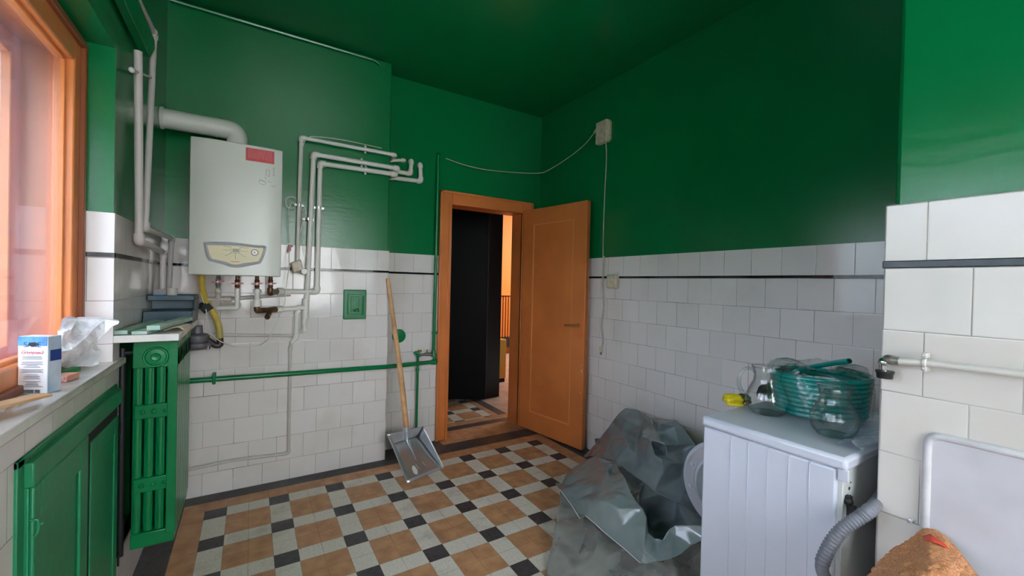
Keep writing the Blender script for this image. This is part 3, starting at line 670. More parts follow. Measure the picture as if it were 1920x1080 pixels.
ppr('painted_pipe', 'old cream pipe crossing the tiles just under the valves', [P(384, 560, 'y', PY-.005), P(440, 560, 'y', PY-.005), P(545, 552, 'y', PY-.005)], .011, (), m=M['ppaint'])
# brass pieces
y2 = VY
def to(p, yy): return Vector((p.x, yy, p.z))
t = tag(obj('bronze_elbow', MB().tube(fillet([P(507, 540, 'y', VY), P(506.5, 550, 'y', VY), P(519, 546.5, 'y', PY-.03)], .012, 6), .0155, 16), M['brass']), 'bronze elbow below the rightmost red valve', 'pipe elbow')
obj('union_nut', MB().tube([P(520, 546.5, 'y', PY-.02), P(531, 546.7, 'y', PY-.01)], .022, 18), M['white'], t)
st1, st2 = P(482, 583, 'y', VY+.02), P(516, 580.5, 'y', PY-.02)
mb = MB().tube(fillet([P(482, 573, 'y', VY+.02), st1, st1+(st2-st1)*.4], .012, 5), .0165, 16).tube([st1+(st2-st1)*.35, st2], [.014, .019], 16)
md = st1+(st2-st1)*.75; mb.tube([md, P(501, 595, 'y', VY+.02)], [.014, .015], 16)
tag(obj('bronze_strainer', mb, M['brass']), 'bronze Y-strainer hanging under the third red valve', 'strainer')
ppr('valve_drop_pipe', 'short white ribbed pipe between the third valve and the strainer', [P(482.5, 541, 'y', VY), P(482, 574, 'y', VY+.02)], .013, ())
for _a, _b, _l in ((543, 549, 'upper of two thick white union rings above the bronze strainer'), (562, 575, 'lower thick white union ring, right on top of the bronze strainer')):
    tag(obj('pipe_union', MB().tube([P(482.5, _a, 'y', VY), P(482.5, _b, 'y', VY)], .021, 18), M['white']), _l, 'pipe union', 'white union rings')
ppr('valve_drop_pipe', 'white pipe from the second valve turning left', [P(445, 541, 'y', VY), P(444.5, 577, 'y', VY), P(408, 577.5, 'y', VY+.03)], .0125, (1,))
t = thing('old_stop_valve', 'crusty off-white stop valve below the leftmost red handle', 'valve', P(409, 558, 'y', VY+.05))
obj('body', MB().tube([P(409, 536, 'y', VY+.03), P(409, 560, 'y', VY+.06)], [.010, .015], 12).sphere(P(409, 545, 'y', VY+.03), .016), M['white_old'], t)
obj('cross_pipe', MB().tube([P(385, 561, 'y', VY+.06), P(434, 561, 'y', VY+.06)], .010, 12).tube([P(420, 561, 'y', VY+.06), P(434, 561, 'y', VY+.06)], .0155, 16), M['white_old'], t)
# sensor box and cap next to the pipes
t = thing('pump_actuator', 'beige cylinder with a round cap clipped among the white pipes', 'actuator', P(560, 508, 'y', 2.92))
a, b = P(553, 497, 'y', 2.95), P(560, 508, 'y', 2.90)
obj('body', MB().obox((a+b)/2+Z*.01, X*.028+Z*.012, Y*.03, Z*.033-X*.008), M['ceram'], t, bevel=.008)
obj('cap', MB().lathe([(.0001, .02), (.017, .02), (.019, .015), (.019, -.02), (.012, -.03)], P(570, 509, 'y', 2.91), -Y, 20), M['white'], t)
obj('bracket', MB().obox(P(558, 511, 'y', 2.94), X*.038-Z*.014, Y*.004, Z*.003), M['washer_gray'], t)
# white cables
def cable(name, label, pts, y, r=.0025, cat='cable', m=None, group=None):
    return tag(obj(name, MB().tube(bez([P(u, v, 'y', y) if len(q) == 2 else P(u, v, 'y', q[2]) for q in pts for (u, v) in [q[:2]]], 6), r, 8), m or M['white']), label, cat, group)
cable('thermostat_cable', 'long thin white cable looping from the red clip down past the valves', [(541.5, 470), (541.5, 500), (536, 544), (532, 576), (515, 613), (503, 634), (486, 647, 2.965), (444, 650, 2.97), (419, 643), (397, 627), (389, 606), (386, 580), (377, 553), (376, 540)], 2.83)
t = cable('sensor_cable', 'white cable coiled in a loop with a red clip, right of the boiler', [(556, 374), (549, 369.5), (539, 371), (535.5, 379), (539, 388), (548, 390.5), (555, 386), (548, 380), (542.5, 389), (540.5, 402), (541.5, 430), (542.5, 455)], 2.94)
obj('red_clip', MB().obox(P(543, 465, 'y', 2.94), X*.008, Y*.006, Z*.018).obox(P(545, 461, 'y', 2.94), X*.014, Y*.005, Z*.005).obox(P(541, 470, 'y', 2.94), X*.007, Y*.005, Z*.010), M['redp'], t, bevel=.002)
cable('sensor_cable', 'white cable dropping from the top pipe behind the clamps', [(716, 278), (680, 270), (640, 262), (600, 257), (578, 258), (568, 275), (566, 310), (565, 360), (563, 382), (568, 395), (568, 415), (561, 448), (559, 468)], 2.942, .0022)
cable('sensor_cable', 'white cable curving down to the round cap of the actuator', [(563, 381), (570, 386), (573.5, 400), (570.5, 418), (570, 450), (572, 470), (576, 485), (574, 500)], 2.93, .0022)
# yellow gas hose and gas meter
t = tag(obj('gas_hose', MB().tube(bez([P(378, 512, 'y', 2.80), P(379, 535, 'y', 2.82), P(384, 560, 'y', 2.86), P(394, 577, 'y', 2.87), P(403, 592, 'y', 2.87), P(410, 612, 'y', 2.87), P(412.5, 634, 'y', 2.87)], 8), .016, 14), M['yellow']), 'yellow gas hose curving down from the boiler to the grey meter', 'hose')
obj('tape_wrap', MB().tube([P(383, 573, 'y', 2.86), P(392, 583, 'y', 2.86)], .027, 14).tube([P(376, 573, 'y', 2.83), P(388, 577, 'y', 2.85)], .02, 12), M['darkgrey'], t)
t = thing('gas_regulator', 'grey cast gas regulator with pipe elbow behind the radiator', 'gas regulator', P(375, 655, 'y', 2.85))
g0 = P(374, 636, 'y', 2.86)
obj('body', MB().lathe([(.001, -.055), (.04, -.055), (.062, -.04), (.066, -.03), (.066, -.02), (.05, -.012), (.056, .0), (.056, .02), (.045, .03), (.026, .034), (.024, .07), (.026, .075), (.001, .076)], g0-X*.01, Z, 26), M['greymetal'], t)
obj('outlet_elbow', MB().tube(fillet([g0+X*.03, P(404, 648, 'y', 2.87), P(413, 647, 'y', 2.87), P(412.5, 634, 'y', 2.87)], .02, 5), .0165, 14).tube([P(388, 646, 'y', 2.87), P(396, 647.5, 'y', 2.87)], .024, 14), mat('dark_bronze', (84, 72, 78), .45, metal=.7), t)
obj('bolt', MB().tube([g0+Vector((.04, -.03, -.06)), g0+Vector((.04, -.03, -.03))], .006, 8), M['steel'], t)
# green pipework
G = M['green_gloss']
gy = 2.957
t = thing('gas_main_pipe', 'green painted pipe running level across the white tiles', 'pipe', (.5, gy, .75))
m1, m2, m3 = P(340, 715.5, 'y', gy), P(726, 687.5, 'y', gy), P(816, 678.5, 'y', 3.128)
obj('tube', MB().tube([m1, m2, m3], .0155, 14), G, t)
obj('elbow', MB().tube([m3-X*.03, m3], .021, 16).sphere(m3, .022), G, t)
obj('bracket', MB().box(P(410, 0, 'y', gy).x, P(417, 0, 'y', gy).x, gy-.018, YC-.006, P(413, 719, 'y', gy).z, P(413, 698, 'y', gy).z), G, t, bevel=.004)
t = thing('gas_riser_pipe', 'thin green vertical pipe left of the orange door frame', 'pipe', P(815, 670, 'y', 3.128))
obj('tube', MB().tube([m3+Z*.0, P(813, 664, 'y', 3.128), P(822, 291, 'y', 3.135), P(822, 289, 'y', 3.17)], .0125, 14), G, t)
obj('fitting', MB().tube([P(813, 657, 'y', 3.128), P(813, 668, 'y', 3.128)], [.016, .022], 16), G, t)
obj('clamp', MB().obox(P(816, 624, 'y', 3.135), X*.026, Y*.004, Z*.007).tube([P(816, 622, 'y', 3.128), P(816, 626, 'y', 3.128)], .017, 16), G, t)
t = thing('branch_pipe', 'green drop pipe with a small brass tap beside the shovel handle', 'pipe', P(783, 770, 'y', 3.115))
obj('tube', MB().tube(fillet([P(779, 662, 'y', 3.165), P(781, 661.5, 'y', 3.11), P(784, 663, 'y', 3.11), P(780.5, 803, 'y', 3.11), P(780.5, 838, 'y', 3.11)], .012, 5), .0095, 12), G, t)
obj('elbow', MB().tube(fillet([P(777, 664, 'y', 3.12), P(781, 661, 'y', 3.115), P(785, 663, 'y', 3.11), P(784.5, 669, 'y', 3.11)], .014, 5), .0135, 14), G, t)
obj('coupling', MB().tube([P(783, 689, 'y', 3.11), P(783, 695, 'y', 3.11)], .014, 14), G, t)
obj('tap_body', MB().tube([P(786, 665, 'y', 3.12), P(790, 665, 'y', 3.12), P(794, 664.5, 'y', 3.12), P(799, 664, 'y', 3.12), P(805, 664, 'y', 3.12), P(811, 664, 'y', 3.12)], [.008, .011, .008, .013, .0125, .0125], 12), M['rust'], t)
obj('tap_stem', MB().tube([P(801, 663, 'y', 3.115), P(801, 655.5, 'y', 3.1)], .004, 8), M['brassn'], t)
obj('tap_lever', MB().box(P(799, 0, 'y', 3.1).x-.004, P(803, 0, 'y', 3.1).x+.004, 3.09, 3.106, P(801, 659, 'y', 3.1).z, P(801, 655, 'y', 3.1).z), M['brassn'], t)
# chimney inspection door
q = [P(644, 543, 'y', YC-.008), P(687, 543, 'y', YC-.008), P(686, 598, 'y', YC-.008), P(643, 597.5, 'y', YC-.008)]
t = thing('inspection_door', 'green metal soot door set in the white tiles', 'hatch', (q[0]+q[2])/2)
x0, x1, z0, z1 = q[0].x, q[1].x, q[2].z, q[0].z; yf = YC-.006
obj('frame', MB().box(x0, x1, yf-.012, yf, z0, z1), G, t, bevel=.006)
obj('door_plate', MB().box(x0+.026, x1-.032, yf-.020, yf-.010, z0+.035, z1-.03).box(x0+.045, x1-.052, yf-.024, yf-.018, z0+.05, z1-.045), G, t, bevel=.005)
obj('hinge', MB().tube([(x1-.022, yf-.018, z0+.03), (x1-.022, yf-.018, z1-.04)], .004, 8), G, t)
obj('latch', MB().tube([(x0+.06, yf-.026, z0+.062), (x0+.10, yf-.026, z0+.055)], .006, 8).sphere((x0+.085, yf-.026, z0+.062), .012), G, t)
c = P(748, 630, 'y', YR-.006)
tag(obj('vent_cover', MB().lathe([(.0001, .012), (.030, .010), (.050, .006), (.053, 0)], c, -Y, 32), G), 'round green wall cap partly behind the shovel handle', 'wall cap')
# --- shovel
t = thing('shovel', 'metal scoop shovel with a long wooden handle leaning in the corner', 'shovel', (1.0, 2.63, 0))
top = Vector((XE-.004, 2.976, 1.292))
sock = P(762, 806, 'y', 2.76)
pts = [top, top.lerp(sock, .33)+Vector((.004, 0, 0)), top.lerp(sock, .66)+Vector((.006, -.004, 0)), sock]
obj('handle', MB().tube(bez(pts, 8), [.0125+.0065*min(1, i/24*1.3) for i in range(25)], 16), M['wood'], t)
BL, BR = P(764, 906, 'z', .004), P(829, 879, 'z', .004)
TL, TR = P(739, 833, 'y', 2.80), P(783, 819, 'y', 2.86)
nrm = (BR-BL).cross(TL-BL).normalized()
if nrm.y > 0: nrm = -nrm
OTL, OTR = P(726, 815, 'y', 2.775), P(794, 799, 'y', 2.83)
RBL, RBR = BL-(BR-BL).normalized()*.004+nrm*.006, BR+(BR-BL).normalized()*.012+nrm*.012
def lerp(a, b, k): return a+(b-a)*k
def pan(u, v):        # u across, v from tip to back
    L = lerp(BL, TL, v); Rr = lerp(BR, TR, v); return lerp(L, Rr, u)
mb = MB().grid(lambda u, v: pan(u, v)+nrm*.006*math.sin(math.pi*u)*v*-1, 10, 12)
mb.grid(lambda u, v: lerp(lerp(BL, TL, v), lerp(RBL, OTL, v), u)+nrm*.012*math.sin(math.pi*u)*v*.6, 5, 12)
mb.grid(lambda u, v: lerp(lerp(BR, TR, v), lerp(RBR, OTR, v), u), 5, 12)
mb.grid(lambda u, v: lerp(lerp(TL, TR, v), lerp(OTL, OTR, v), u), 5, 12)
bl = obj('blade', mb, M['steel'], t, solid=.0022, angle=.5)
sk1 = lerp(TL, TR, .5)+nrm*.008
obj('socket', MB().tube([sock+(top-sock).normalized()*.02, sock, lerp(sock, sk1, .5)+nrm*.004, sk1+nrm*.004, pan(.5, .82)+nrm*.004, pan(.48, .45)+nrm*.001], [.022, .022, .019, .014, .010, .001], 14), M['steel'], t)
for (u0, v0, u1, v1) in ((.62, .34, .66, .22), (.40, .34, .44, .21)): obj('stiffening_rib', MB().tube([pan(u0, v0)+nrm*.001, pan((u0+u1)/2, (v0+v1)/2)+nrm*.002, pan(u1, v1)+nrm*.001], [.002, .005, .002], 8), M['steel'], t)
obj('label_patch', MB().prism([pan(.24+.13*.5+.13*.5*math.cos(a), .22+.12*math.sin(a)*(1 if True else 1))+nrm*.001 for a in [i*math.pi/10 for i in range(20)]], nrm*.0008), mat('bare_zinc_patch', (206, 204, 200), .7), t)
for k in (.43, .46, .57, .6):
    for f in (.25, .6): obj('rivet', MB().sphere(lerp(lerp(TL, TR, k), lerp(OTL, OTR, k), f)+nrm*.003, .004, 8, 6), M['chrome'], t)

# --- cables and boxes on the right wall
xw = XR-.006
t = thing('junction_box', 'old beige junction box high on the green wall', 'junction box', P(1132, 262, 'x', XR-.02))
qa, qb = P(1120, 232, 'x', XR-.02), P(1141, 265, 'x', XR-.02)
obj('body', MB().box(XR-.045, XR-.001, qb.y, qa.y-.01, qb.z, qa.z-.005), M['ceram'], t, bevel=.005)
obj('side_lug', MB().box(XR-.03, XR-.001, qb.y-.012, qb.y+.002, qb.z+.012, qa.z-.02), M['ceram'], t, bevel=.003)
obj('cable_gland', MB().tube([P(1114, 249, 'x', XR-.02), P(1121, 240, 'x', XR-.02)], [.009, .012], 12), M['washer_gray'], t)
pts = [P(836, 297, 'y', YR-.008), P(870, 309, 'y', YR-.03), P(910, 318, 'y', YR-.06), P(960, 323, 'y', YR-.06), (XR-.09, YR-.09, P(1000, 323.5, 'y', YR-.08).z), P(1030, 318, 'x', XR-.05), P(1065, 296, 'x', XR-.03), P(1095, 272, 'x', XR-.02), P(1115, 248, 'x', XR-.02)]
tag(obj('ceiling_cable', MB().tube(bez(pts, 8), .0032, 8), M['white_old']), 'white cable sagging across the corner to the junction box', 'cable')
t = tag(obj('power_cord', MB().tube(bez([P(1136, 262, 'x', XR-.02), P(1137, 300, 'x', XR-.01), P(1134, 360, 'x', XR-.008), P(1131, 450, 'x', XR-.008), P(1130.5, 495, 'x', XR-.014), P(1129, 540, 'x', XR-.014), P(1131, 575, 'x', XR-.014), P(1127, 610, 'x', XR-.014), P(1129.5, 635, 'x', XR-.014), P(1129, 650, 'x', XR-.014)], 7), .0032, 8), M['white_old']), 'white cord hanging down the tiled wall with a bare plug', 'power cord')
obj('second_strand', MB().tube(bez([P(1133, 480, 'x', XR-.014), P(1131.5, 540, 'x', XR-.015), P(1133, 575, 'x', XR-.015), P(1129, 612, 'x', XR-.015), P(1131.5, 636, 'x', XR-.015), P(1130, 650, 'x', XR-.015)], 7), .003, 8), M['white_old'], t)
pl = P(1127, 657, 'x', XR-.016)
obj('plug', MB().tube([pl+Z*.035, pl+Z*.02, pl-Z*.012], [.006, .013, .011], 12), M['ceram'], t)
obj('plug_pin', MB().tube([pl+Y*.006-Z*.01, pl+Y*.008-Z*.033], .0022, 8).tube([pl-Y*.006-Z*.01, pl-Y*.006-Z*.033], .0022, 8), M['chrome'], t)
t = thing('wall_socket', 'ivory socket box on the black tile strip beside the hanging cord', 'socket', P(1150, 540, 'x', XR-.01))
pa, pb2 = P(1139.5, 515, 'x', XR-.03), P(1157.5, 541, 'x', XR-.03)
obj('cover', MB().box(XR-.048, XR-.008, pb2.y, pa.y, pb2.z, pa.z), M['ceram'], t, bevel=.012)
pc, pd = P(1144, 509, 'x', XR-.008), P(1159, 531, 'x', XR-.008)
obj('back_plate', MB().box(XR-.012, XR-.006, pd.y, pc.y, pd.z, pc.z), M['white'], t, bevel=.002)
# --- left pipes and pelmet
M['pinkwhite'] = mat('pinkish_white_pipe', (196, 186, 186), .45)
LX = -.372
ppr('left_heating_pipe', 'nearer white pipe down the window pier, ending behind the tray', [P(259, 96, 'x', LX), P(261, 452, 'x', LX), P(306, 473, 'x', LX), P(305, 560, 'x', LX)], .0135, (1, 2), m=M['pinkwhite'], group='white pipes by the window')
ppr('left_heating_pipe', 'farther white pipe coming from the ceiling down the window pier', [P(243, -30, 'x', LX), P(289, 63, 'x', LX), P(272, 428, 'x', LX+.01), P(322, 447, 'x', LX), P(315, 552, 'x', LX)], .0115, (1, 2, 3), m=M['pinkwhite'], group='white pipes by the window')
a, b = P(247, 131, 'x', LX), P(285, 146, 'x', LX)
tag(obj('pipe_bracket', MB().tube([a, b], .005, 8).sphere(a, .010, 10, 6).sphere(b, .009, 10, 6), M['pinkwhite']), 'small painted bracket tying the two window pipes together', 'bracket')
e1 = 2.32
pe = MB().prism([(-.402, e1, 2.188), (-.402, e1, 2.268), (-.359, e1, 2.268), (-.357, e1, 2.228), (-.372, e1, 2.188)], (0, -1.9, 0))
tag(obj('pelmet_rail', pe, M['green_gloss'], bevel=.002), 'green painted wooden rail fixed above the window opening', 'rail')
rl = MB().obox((-.397, 1.5, 2.225), X*.006, Y*.7, Z*.03)
# --- cupboard under the sill
cx = XL+.006
t = thing('sill_cupboard', 'green wooden cupboard doors below the window sill', 'cupboard', (cx, 1.45, .1))
cz1 = .880; cy0, cy1 = 1.262, 2.020
obj('frame', MB().box(cx-.02, cx+.004, cy0, cy0+.03, .1, cz1).box(cx-.02, cx+.004, cy1-.02, cy1, .1, cz1).box(cx-.02, cx+.004, cy0, cy1, cz1-.016, cz1).box(cx-.02, cx-.002, cy0, cy1, .1, cz1), M['green_flat'], t, bevel=.002)
ym = P(151, 820, 'x', cx).y
obj('top_rail', MB().box(cx, cx+.018, cy0+.03, cy1-.004, .812, cz1-.014), M['green_flat'], t, bevel=.003)
dA = obj('door', MB().box(cx, cx+.010, cy0+.032, ym-.002, .11, .8118), M['green_flat'], t, bevel=.002)
fa = MB(); w_ = .062
a_, b_ = cy0+.034, ym-.003
fa.box(cx+.009, cx+.0182, a_, a_+.035, .11, .8116).box(cx+.009, cx+.0182, b_-w_, b_, .11, .8116).box(cx+.009, cx+.0182, a_+.035, b_-w_, .735, .8116).box(cx+.009, cx+.0182, a_+.035, b_-w_, .11, .17)
obj('rail_frame', fa, M['green_flat'], dA, bevel=.004)
dB = obj('door', MB().box(cx, cx+.008, ym+.045, cy1-.022, .11, .775), M['green_flat'], t, bevel=.002)
fb = MB(); a_, b_ = ym+.046, cy1-.023
fb.box(cx+.007, cx+.013, a_, a_+.04, .11, .774).box(cx+.007, cx+.013, b_-.045, b_, .11, .774).box(cx+.007, cx+.013, a_+.04, b_-.045, .72, .774).box(cx+.007, cx+.013, a_+.04, b_-.045, .11, .17)
obj('rail_frame', fb, M['green_flat'], dB, bevel=.004)
obj('gap_shade_strip', MB().box(cx-.004, cx+.0095, ym-.0015, ym+.0448, .1, .8115).box(cx-.004, cx+.0095, ym+.0448, cy1-.02, .7755, .8115), M['gap_shade_hinge'], t)  # dark strips stand in for the shade in the gaps round the door
kp = P(66, 985, 'x', cx+.02)
obj('key_handle', MB().tube(fillet([kp+Z*.012-X*.008, kp+Z*.013+X*.004, kp+X*.005-Z*.010, kp-Z*.022], .006), .0028, 8).tube([kp-Z*.002, kp+X*.010-Z*.002+Y*.007], .0025, 8), M['green_flat'], dA)
hz = P(210, 820, 'x', cx+.016).z
for zz in (hz, .25): obj('hinge', MB().tube([(cx+.017, cy1-.022, zz-.02), (cx+.017, cy1-.022, zz+.02)], .0032, 8), M['gap_shade_hinge'], dB)
# --- things on the window sill
SZ = SILL+.0005
c1, c2, c3 = P(32, 738, 'z', SZ), P(88, 738, 'z', SZ), P(108, 716, 'z', SZ)
ex = (c2-c1).normalized(); ey = Vector((-ex.y, ex.x, 0)); wd = (c2-c1).length; dp = .036
ht = 1.112-SZ
ctr = (c1+c2)/2+ey*dp/2
t = thing('salt_carton', 'blue and white carton of coarse salt on the window sill', 'carton', ctr+Z*0)
obj('box', MB().obox(ctr+Z*ht/2, ex*wd/2, ey*dp/2, Z*ht/2), M['carton'], t, bevel=.002)
obj('blue_band', MB().obox(ctr+Z*(ht-.012)-ey*.0004, ex*(wd/2-.001), ey*(dp/2+.0004), Z*.0115), M['cartonblue'], t)
obj('side_panel', MB().obox(ctr+Z*(ht/2)+ex*.0006, ex*(wd/2), ey*(dp/2-.001), Z*(ht/2-.001)), M['cartonside'], t)
fc = (c1+c2)/2-ey*.0012
def text(s_, loc, size, m, par, tilt=None, ital=0.):
    cu = bpy.data.curves.new('txt', 'FONT'); cu.body = s_; cu.size = size; cu.align_x = 'CENTER'; cu.align_y = 'CENTER'; cu.shear = ital; cu.extrude = .0002
    ob = bpy.data.objects.new('tmp', cu); COL.objects.link(ob)
    bpy.context.view_layer.update(); dg = bpy.context.evaluated_depsgraph_get(); me = bpy.data.meshes.new_from_object(ob.evaluated_get(dg))
    bpy.data.objects.remove(ob)
    R_, N_ = tilt or (ex, -ey)
    mt = Matrix(((R_.x, 0, N_.x, 0), (R_.y, 0, N_.y, 0), (R_.z, 1, N_.z, 0), (0, 0, 0, 1)))
    me.transform(Matrix.Translation(Vector(loc)-wloc(par)) @ mt); me.materials.clear(); me.materials.append(m)
    o_ = bpy.data.objects.new('printed_text', me); COL.objects.link(o_); o_.parent = par; return o_
M['navy'] = mat('navy_print', (24, 60, 130), .5); M['redprint'] = mat('red_script', (176, 60, 70), .5)
text('SARE', fc+Z*(ht-.021), .018, M['navy'], t); text('Grunjoasă', fc+Z*(ht-.040), .012, M['redprint'], t, ital=.3)
hp_ = fc+Z*(ht-.020)+ex*.002
obj('torn_hole', MB().prism([hp_+ex*a+Z*b for a, b in ((-.012, 0), (-.004, .005), (.006, .005), (.012, .001), (.004, -.005), (-.006, -.004))], -ey*.0008), M['black'], t)
tx = MB(); rn = random.Random(5)
for i in range(24):
    zz = ht-.050-i*.0033
    if i in (3, 9, 13, 18): continue
    hw = .012+rn.random()*.014
    tx.obox(fc+Z*zz, ex*hw, ey*.0004, Z*.00055)
for k in range(16):
    if k != 10: tx.obox(fc+Z*.006+ex*(-.018+k*.0024), ex*.0007, ey*.0004, Z*.004)
obj('small_print', tx, mat('grey_print', (110, 112, 124), .6), t)
obj('side_mark', MB().obox(c2+ey*(dp*.55)+ex*.0016+Z*(ht*.66), ex*.0004, ey*.014, Z*.014), M['navy'], t)
# little green box, matchbox, marble crumbs
mc = P(122, 713, 'z', SZ); me_ = (P(150, 705, 'z', SZ)-P(118, 716, 'z', SZ)).normalized(); ms = Vector((-me_.y, me_.x, 0))
mo_ = obj('matchbox', MB().obox(mc+Z*.0085, me_*.028, ms*.018, Z*.0085), M['matchred'], bevel=.001); tag(mo_, 'pink-sided matchbox lying behind the salt carton', 'matchbox')
obj('label_end', MB().obox(mc+Z*.0085-me_*.0283, me_*.0006, ms*.017, Z*.0078), M['matchtop'], mo_)
gc_ = P(130, 700, 'z', SZ)
tag(obj('small_green_box', MB().obox(gc_+Z*.007, me_*.036, ms*.010, Z*.007), M['greenbox'], bevel=.001), 'flat green packet between the matchbox and the plastic bag', 'box')
# plank offcut and debris in front
pa_, pb_ = P(-40, 775, 'z', SZ+.02), P(90, 743, 'z', SZ+.018)
pd_ = (pb_-pa_); pl_ = pd_.normalized(); pw = Vector((-pl_.y, pl_.x, 0))
tag(obj('plywood_offcut', MB().obox((pa_+pb_)/2+pw*.012+Z*.003, pd_/2, pw*.022, Z*.003), M['ply'], bevel=.0008), 'flat tan plywood offcut lying in front of the salt carton', 'plywood')
for i, (u, v, r) in enumerate(((4, 773, .006), (30, 762, .006), (42, 757, .0045))):
    q_ = P(u, v, 'z', SZ); tag(obj('white_knob', MB().lathe([(.0001, r*1.6), (r*.8, r*1.5), (r, r), (r*.6, .001), (r*.7, 0)], q_, Z, 14), M['white_old']), ('leftmost', 'middle', 'rightmost')[i]+' little white knob under the plywood offcut', 'knob', 'white knobs on the sill')
for i, (u, v) in enumerate(((3, 745), (9, 742), (15, 738))):
    q_ = P(u, v, 'z', SZ+.006); tag(obj('metal_screw', MB().tube([q_-X*.012, q_+X*.010+Y*.004], .003, 7).lathe([(.0001, 0), (.006, 0), (.004, .004)], q_+X*.010+Y*.004, X, 10), M['greymetal']), ('leftmost', 'middle', 'rightmost')[i]+' dark screw beside the salt carton', 'screw', 'screws beside the salt carton')
# ================================================================== WASHER CORNER
WX0, WX1, WYF, WYB, WZ = 1.278, 1.868, .835, .450, .850
t = thing('washing_machine', 'white washing machine turned sideways with its round door open', 'washing machine', ((WX0+WX1)/2, (WYF+WYB)/2, 0))
obj('cabinet', MB().box(WX0+.004, WX1, WYB+.012, WYF, .012, WZ-.035), M['washer'], t, bevel=.006)
obj('back_panel', MB().box(WX0+.012, WX1-.01, WYB, WYB+.014, .03, WZ-.04), M['washer_gray'], t, bevel=.002)
obj('lid', MB().box(WX0-.002, WX1, WYB-.012, WYF+.004, WZ-.034, WZ), M['washer'], t, bevel=.010)
rb = MB()
for u, v in ((1371, 817), (1403.5, 827), (1440, 838.5), (1479, 850.5), (1518, 863)):
    p = P(u, v, 'x', WX0+.003); rb.tube(fillet([(WX0+.003, p.y, .06), (WX0+.003, p.y, p.z), (WX0+.003, p.y-.028, p.z+.001)], .012, 5), .0010, 6)
obj('pressed_rib', rb, M['washer'], t)
dc = Vector((1.78, 1.052, .392))
ring = obj('porthole_door', MB().lathe([(.118, -.012), (.135, -.012), (.185, -.014), (.200, -.006), (.204, .010), (.200, .028), (.186, .036), (.150, .036), (.118, .03)], dc, X, 56, closed=True), M['washer'], t)
obj('inner_ring', MB().lathe([(.138, -.0155), (.183, -.0165), (.184, -.013), (.138, -.013)], dc, X, 56, closed=True), mat('grey_ring_plastic', (176, 176, 182), .35), ring)
obj('door_glass', MB().lathe([(.001, -.075), (.05, -.073), (.10, -.055), (.122, -.02), (.126, -.008)], dc, X, 48), sheet('smoky_door_glass', (180, 186, 192), .55, .08), ring)
for a in (math.radians(158), math.radians(196)):
    p_ = dc+Vector((-.017, -math.cos(a)*.16, math.sin(a)*.16)); obj('hinge_cap', MB().lathe([(.0001, .006), (.009, .005), (.011, 0)], p_, -X, 16), M['washer'], ring)
obj('door_hinge', MB().box(1.765, 1.80, WYF-.005, WYF+.03, .34, .44), M['washer_gray'], t)
obj('back_bolt', MB().lathe([(.0001, .006), (.006, .005), (.007, 0)], (WX0+.022, WYB-.0, .798), -Y, 12), M['steel'], t)
obj('back_tab', MB().box(WX0+.002, WX0+.010, WYB-.014, WYB+.01, WZ-.06, WZ-.03), M['washer'], t, bevel=.002)
obj('hose_bracket', MB().box(WX0+.024, WX0+.040, WYB-.012, WYB+.002, .725, .748).box(WX0+.036, WX0+.042, WYB-.02, WYB+.002, .68, .725).sphere((WX0+.028, WYB-.006, .735), .011, 10, 6), M['black'], t, bevel=.002)
obj('vent_slots', MB().box(WX0+.045, WX0+.053, WYB-.001, WYB+.002, .757, .764).box(WX0+.055, WX0+.059, WYB-.001, WYB+.002, .772, .776).box(WX0+.055, WX0+.059, WYB-.001, WYB+.002, .738, .742), M['black'], t)
fe = MB()
for x in (WX0+.05, WX1-.05):
    for y in (WYB+.05, WYF-.05): fe.lathe([(.001, 0), (.02, 0), (.02, .014), (.001, .014)], (x, y, 0), Z, 14)
obj('feet', fe, M['black'], t)
# drain hose
hpts = bez([P(1672, 895, 'y', .4225), P(1655, 925, 'y', .4225), P(1636, 952, 'x', 1.296), P(1612, 970, 'x', 1.264), P(1580, 992, 'x', 1.240), P(1555, 1025, 'x', 1.225), P(1541, 1065, 'x', 1.22), P(1560, 1100, 'x', 1.232), P(1600, 1150, 'x', 1.25)], 26)
rr = [.0148+(.0013 if (i % 4 < 2) else -.0008) if 56 < i < 150 else .0145 for i in range(len(hpts))]
tag(obj('drain_hose', MB().tube(hpts, rr, 16), M['hosegrey'], angle=1.3), 'grey corrugated drain hose curling out behind the washing machine', 'hose')
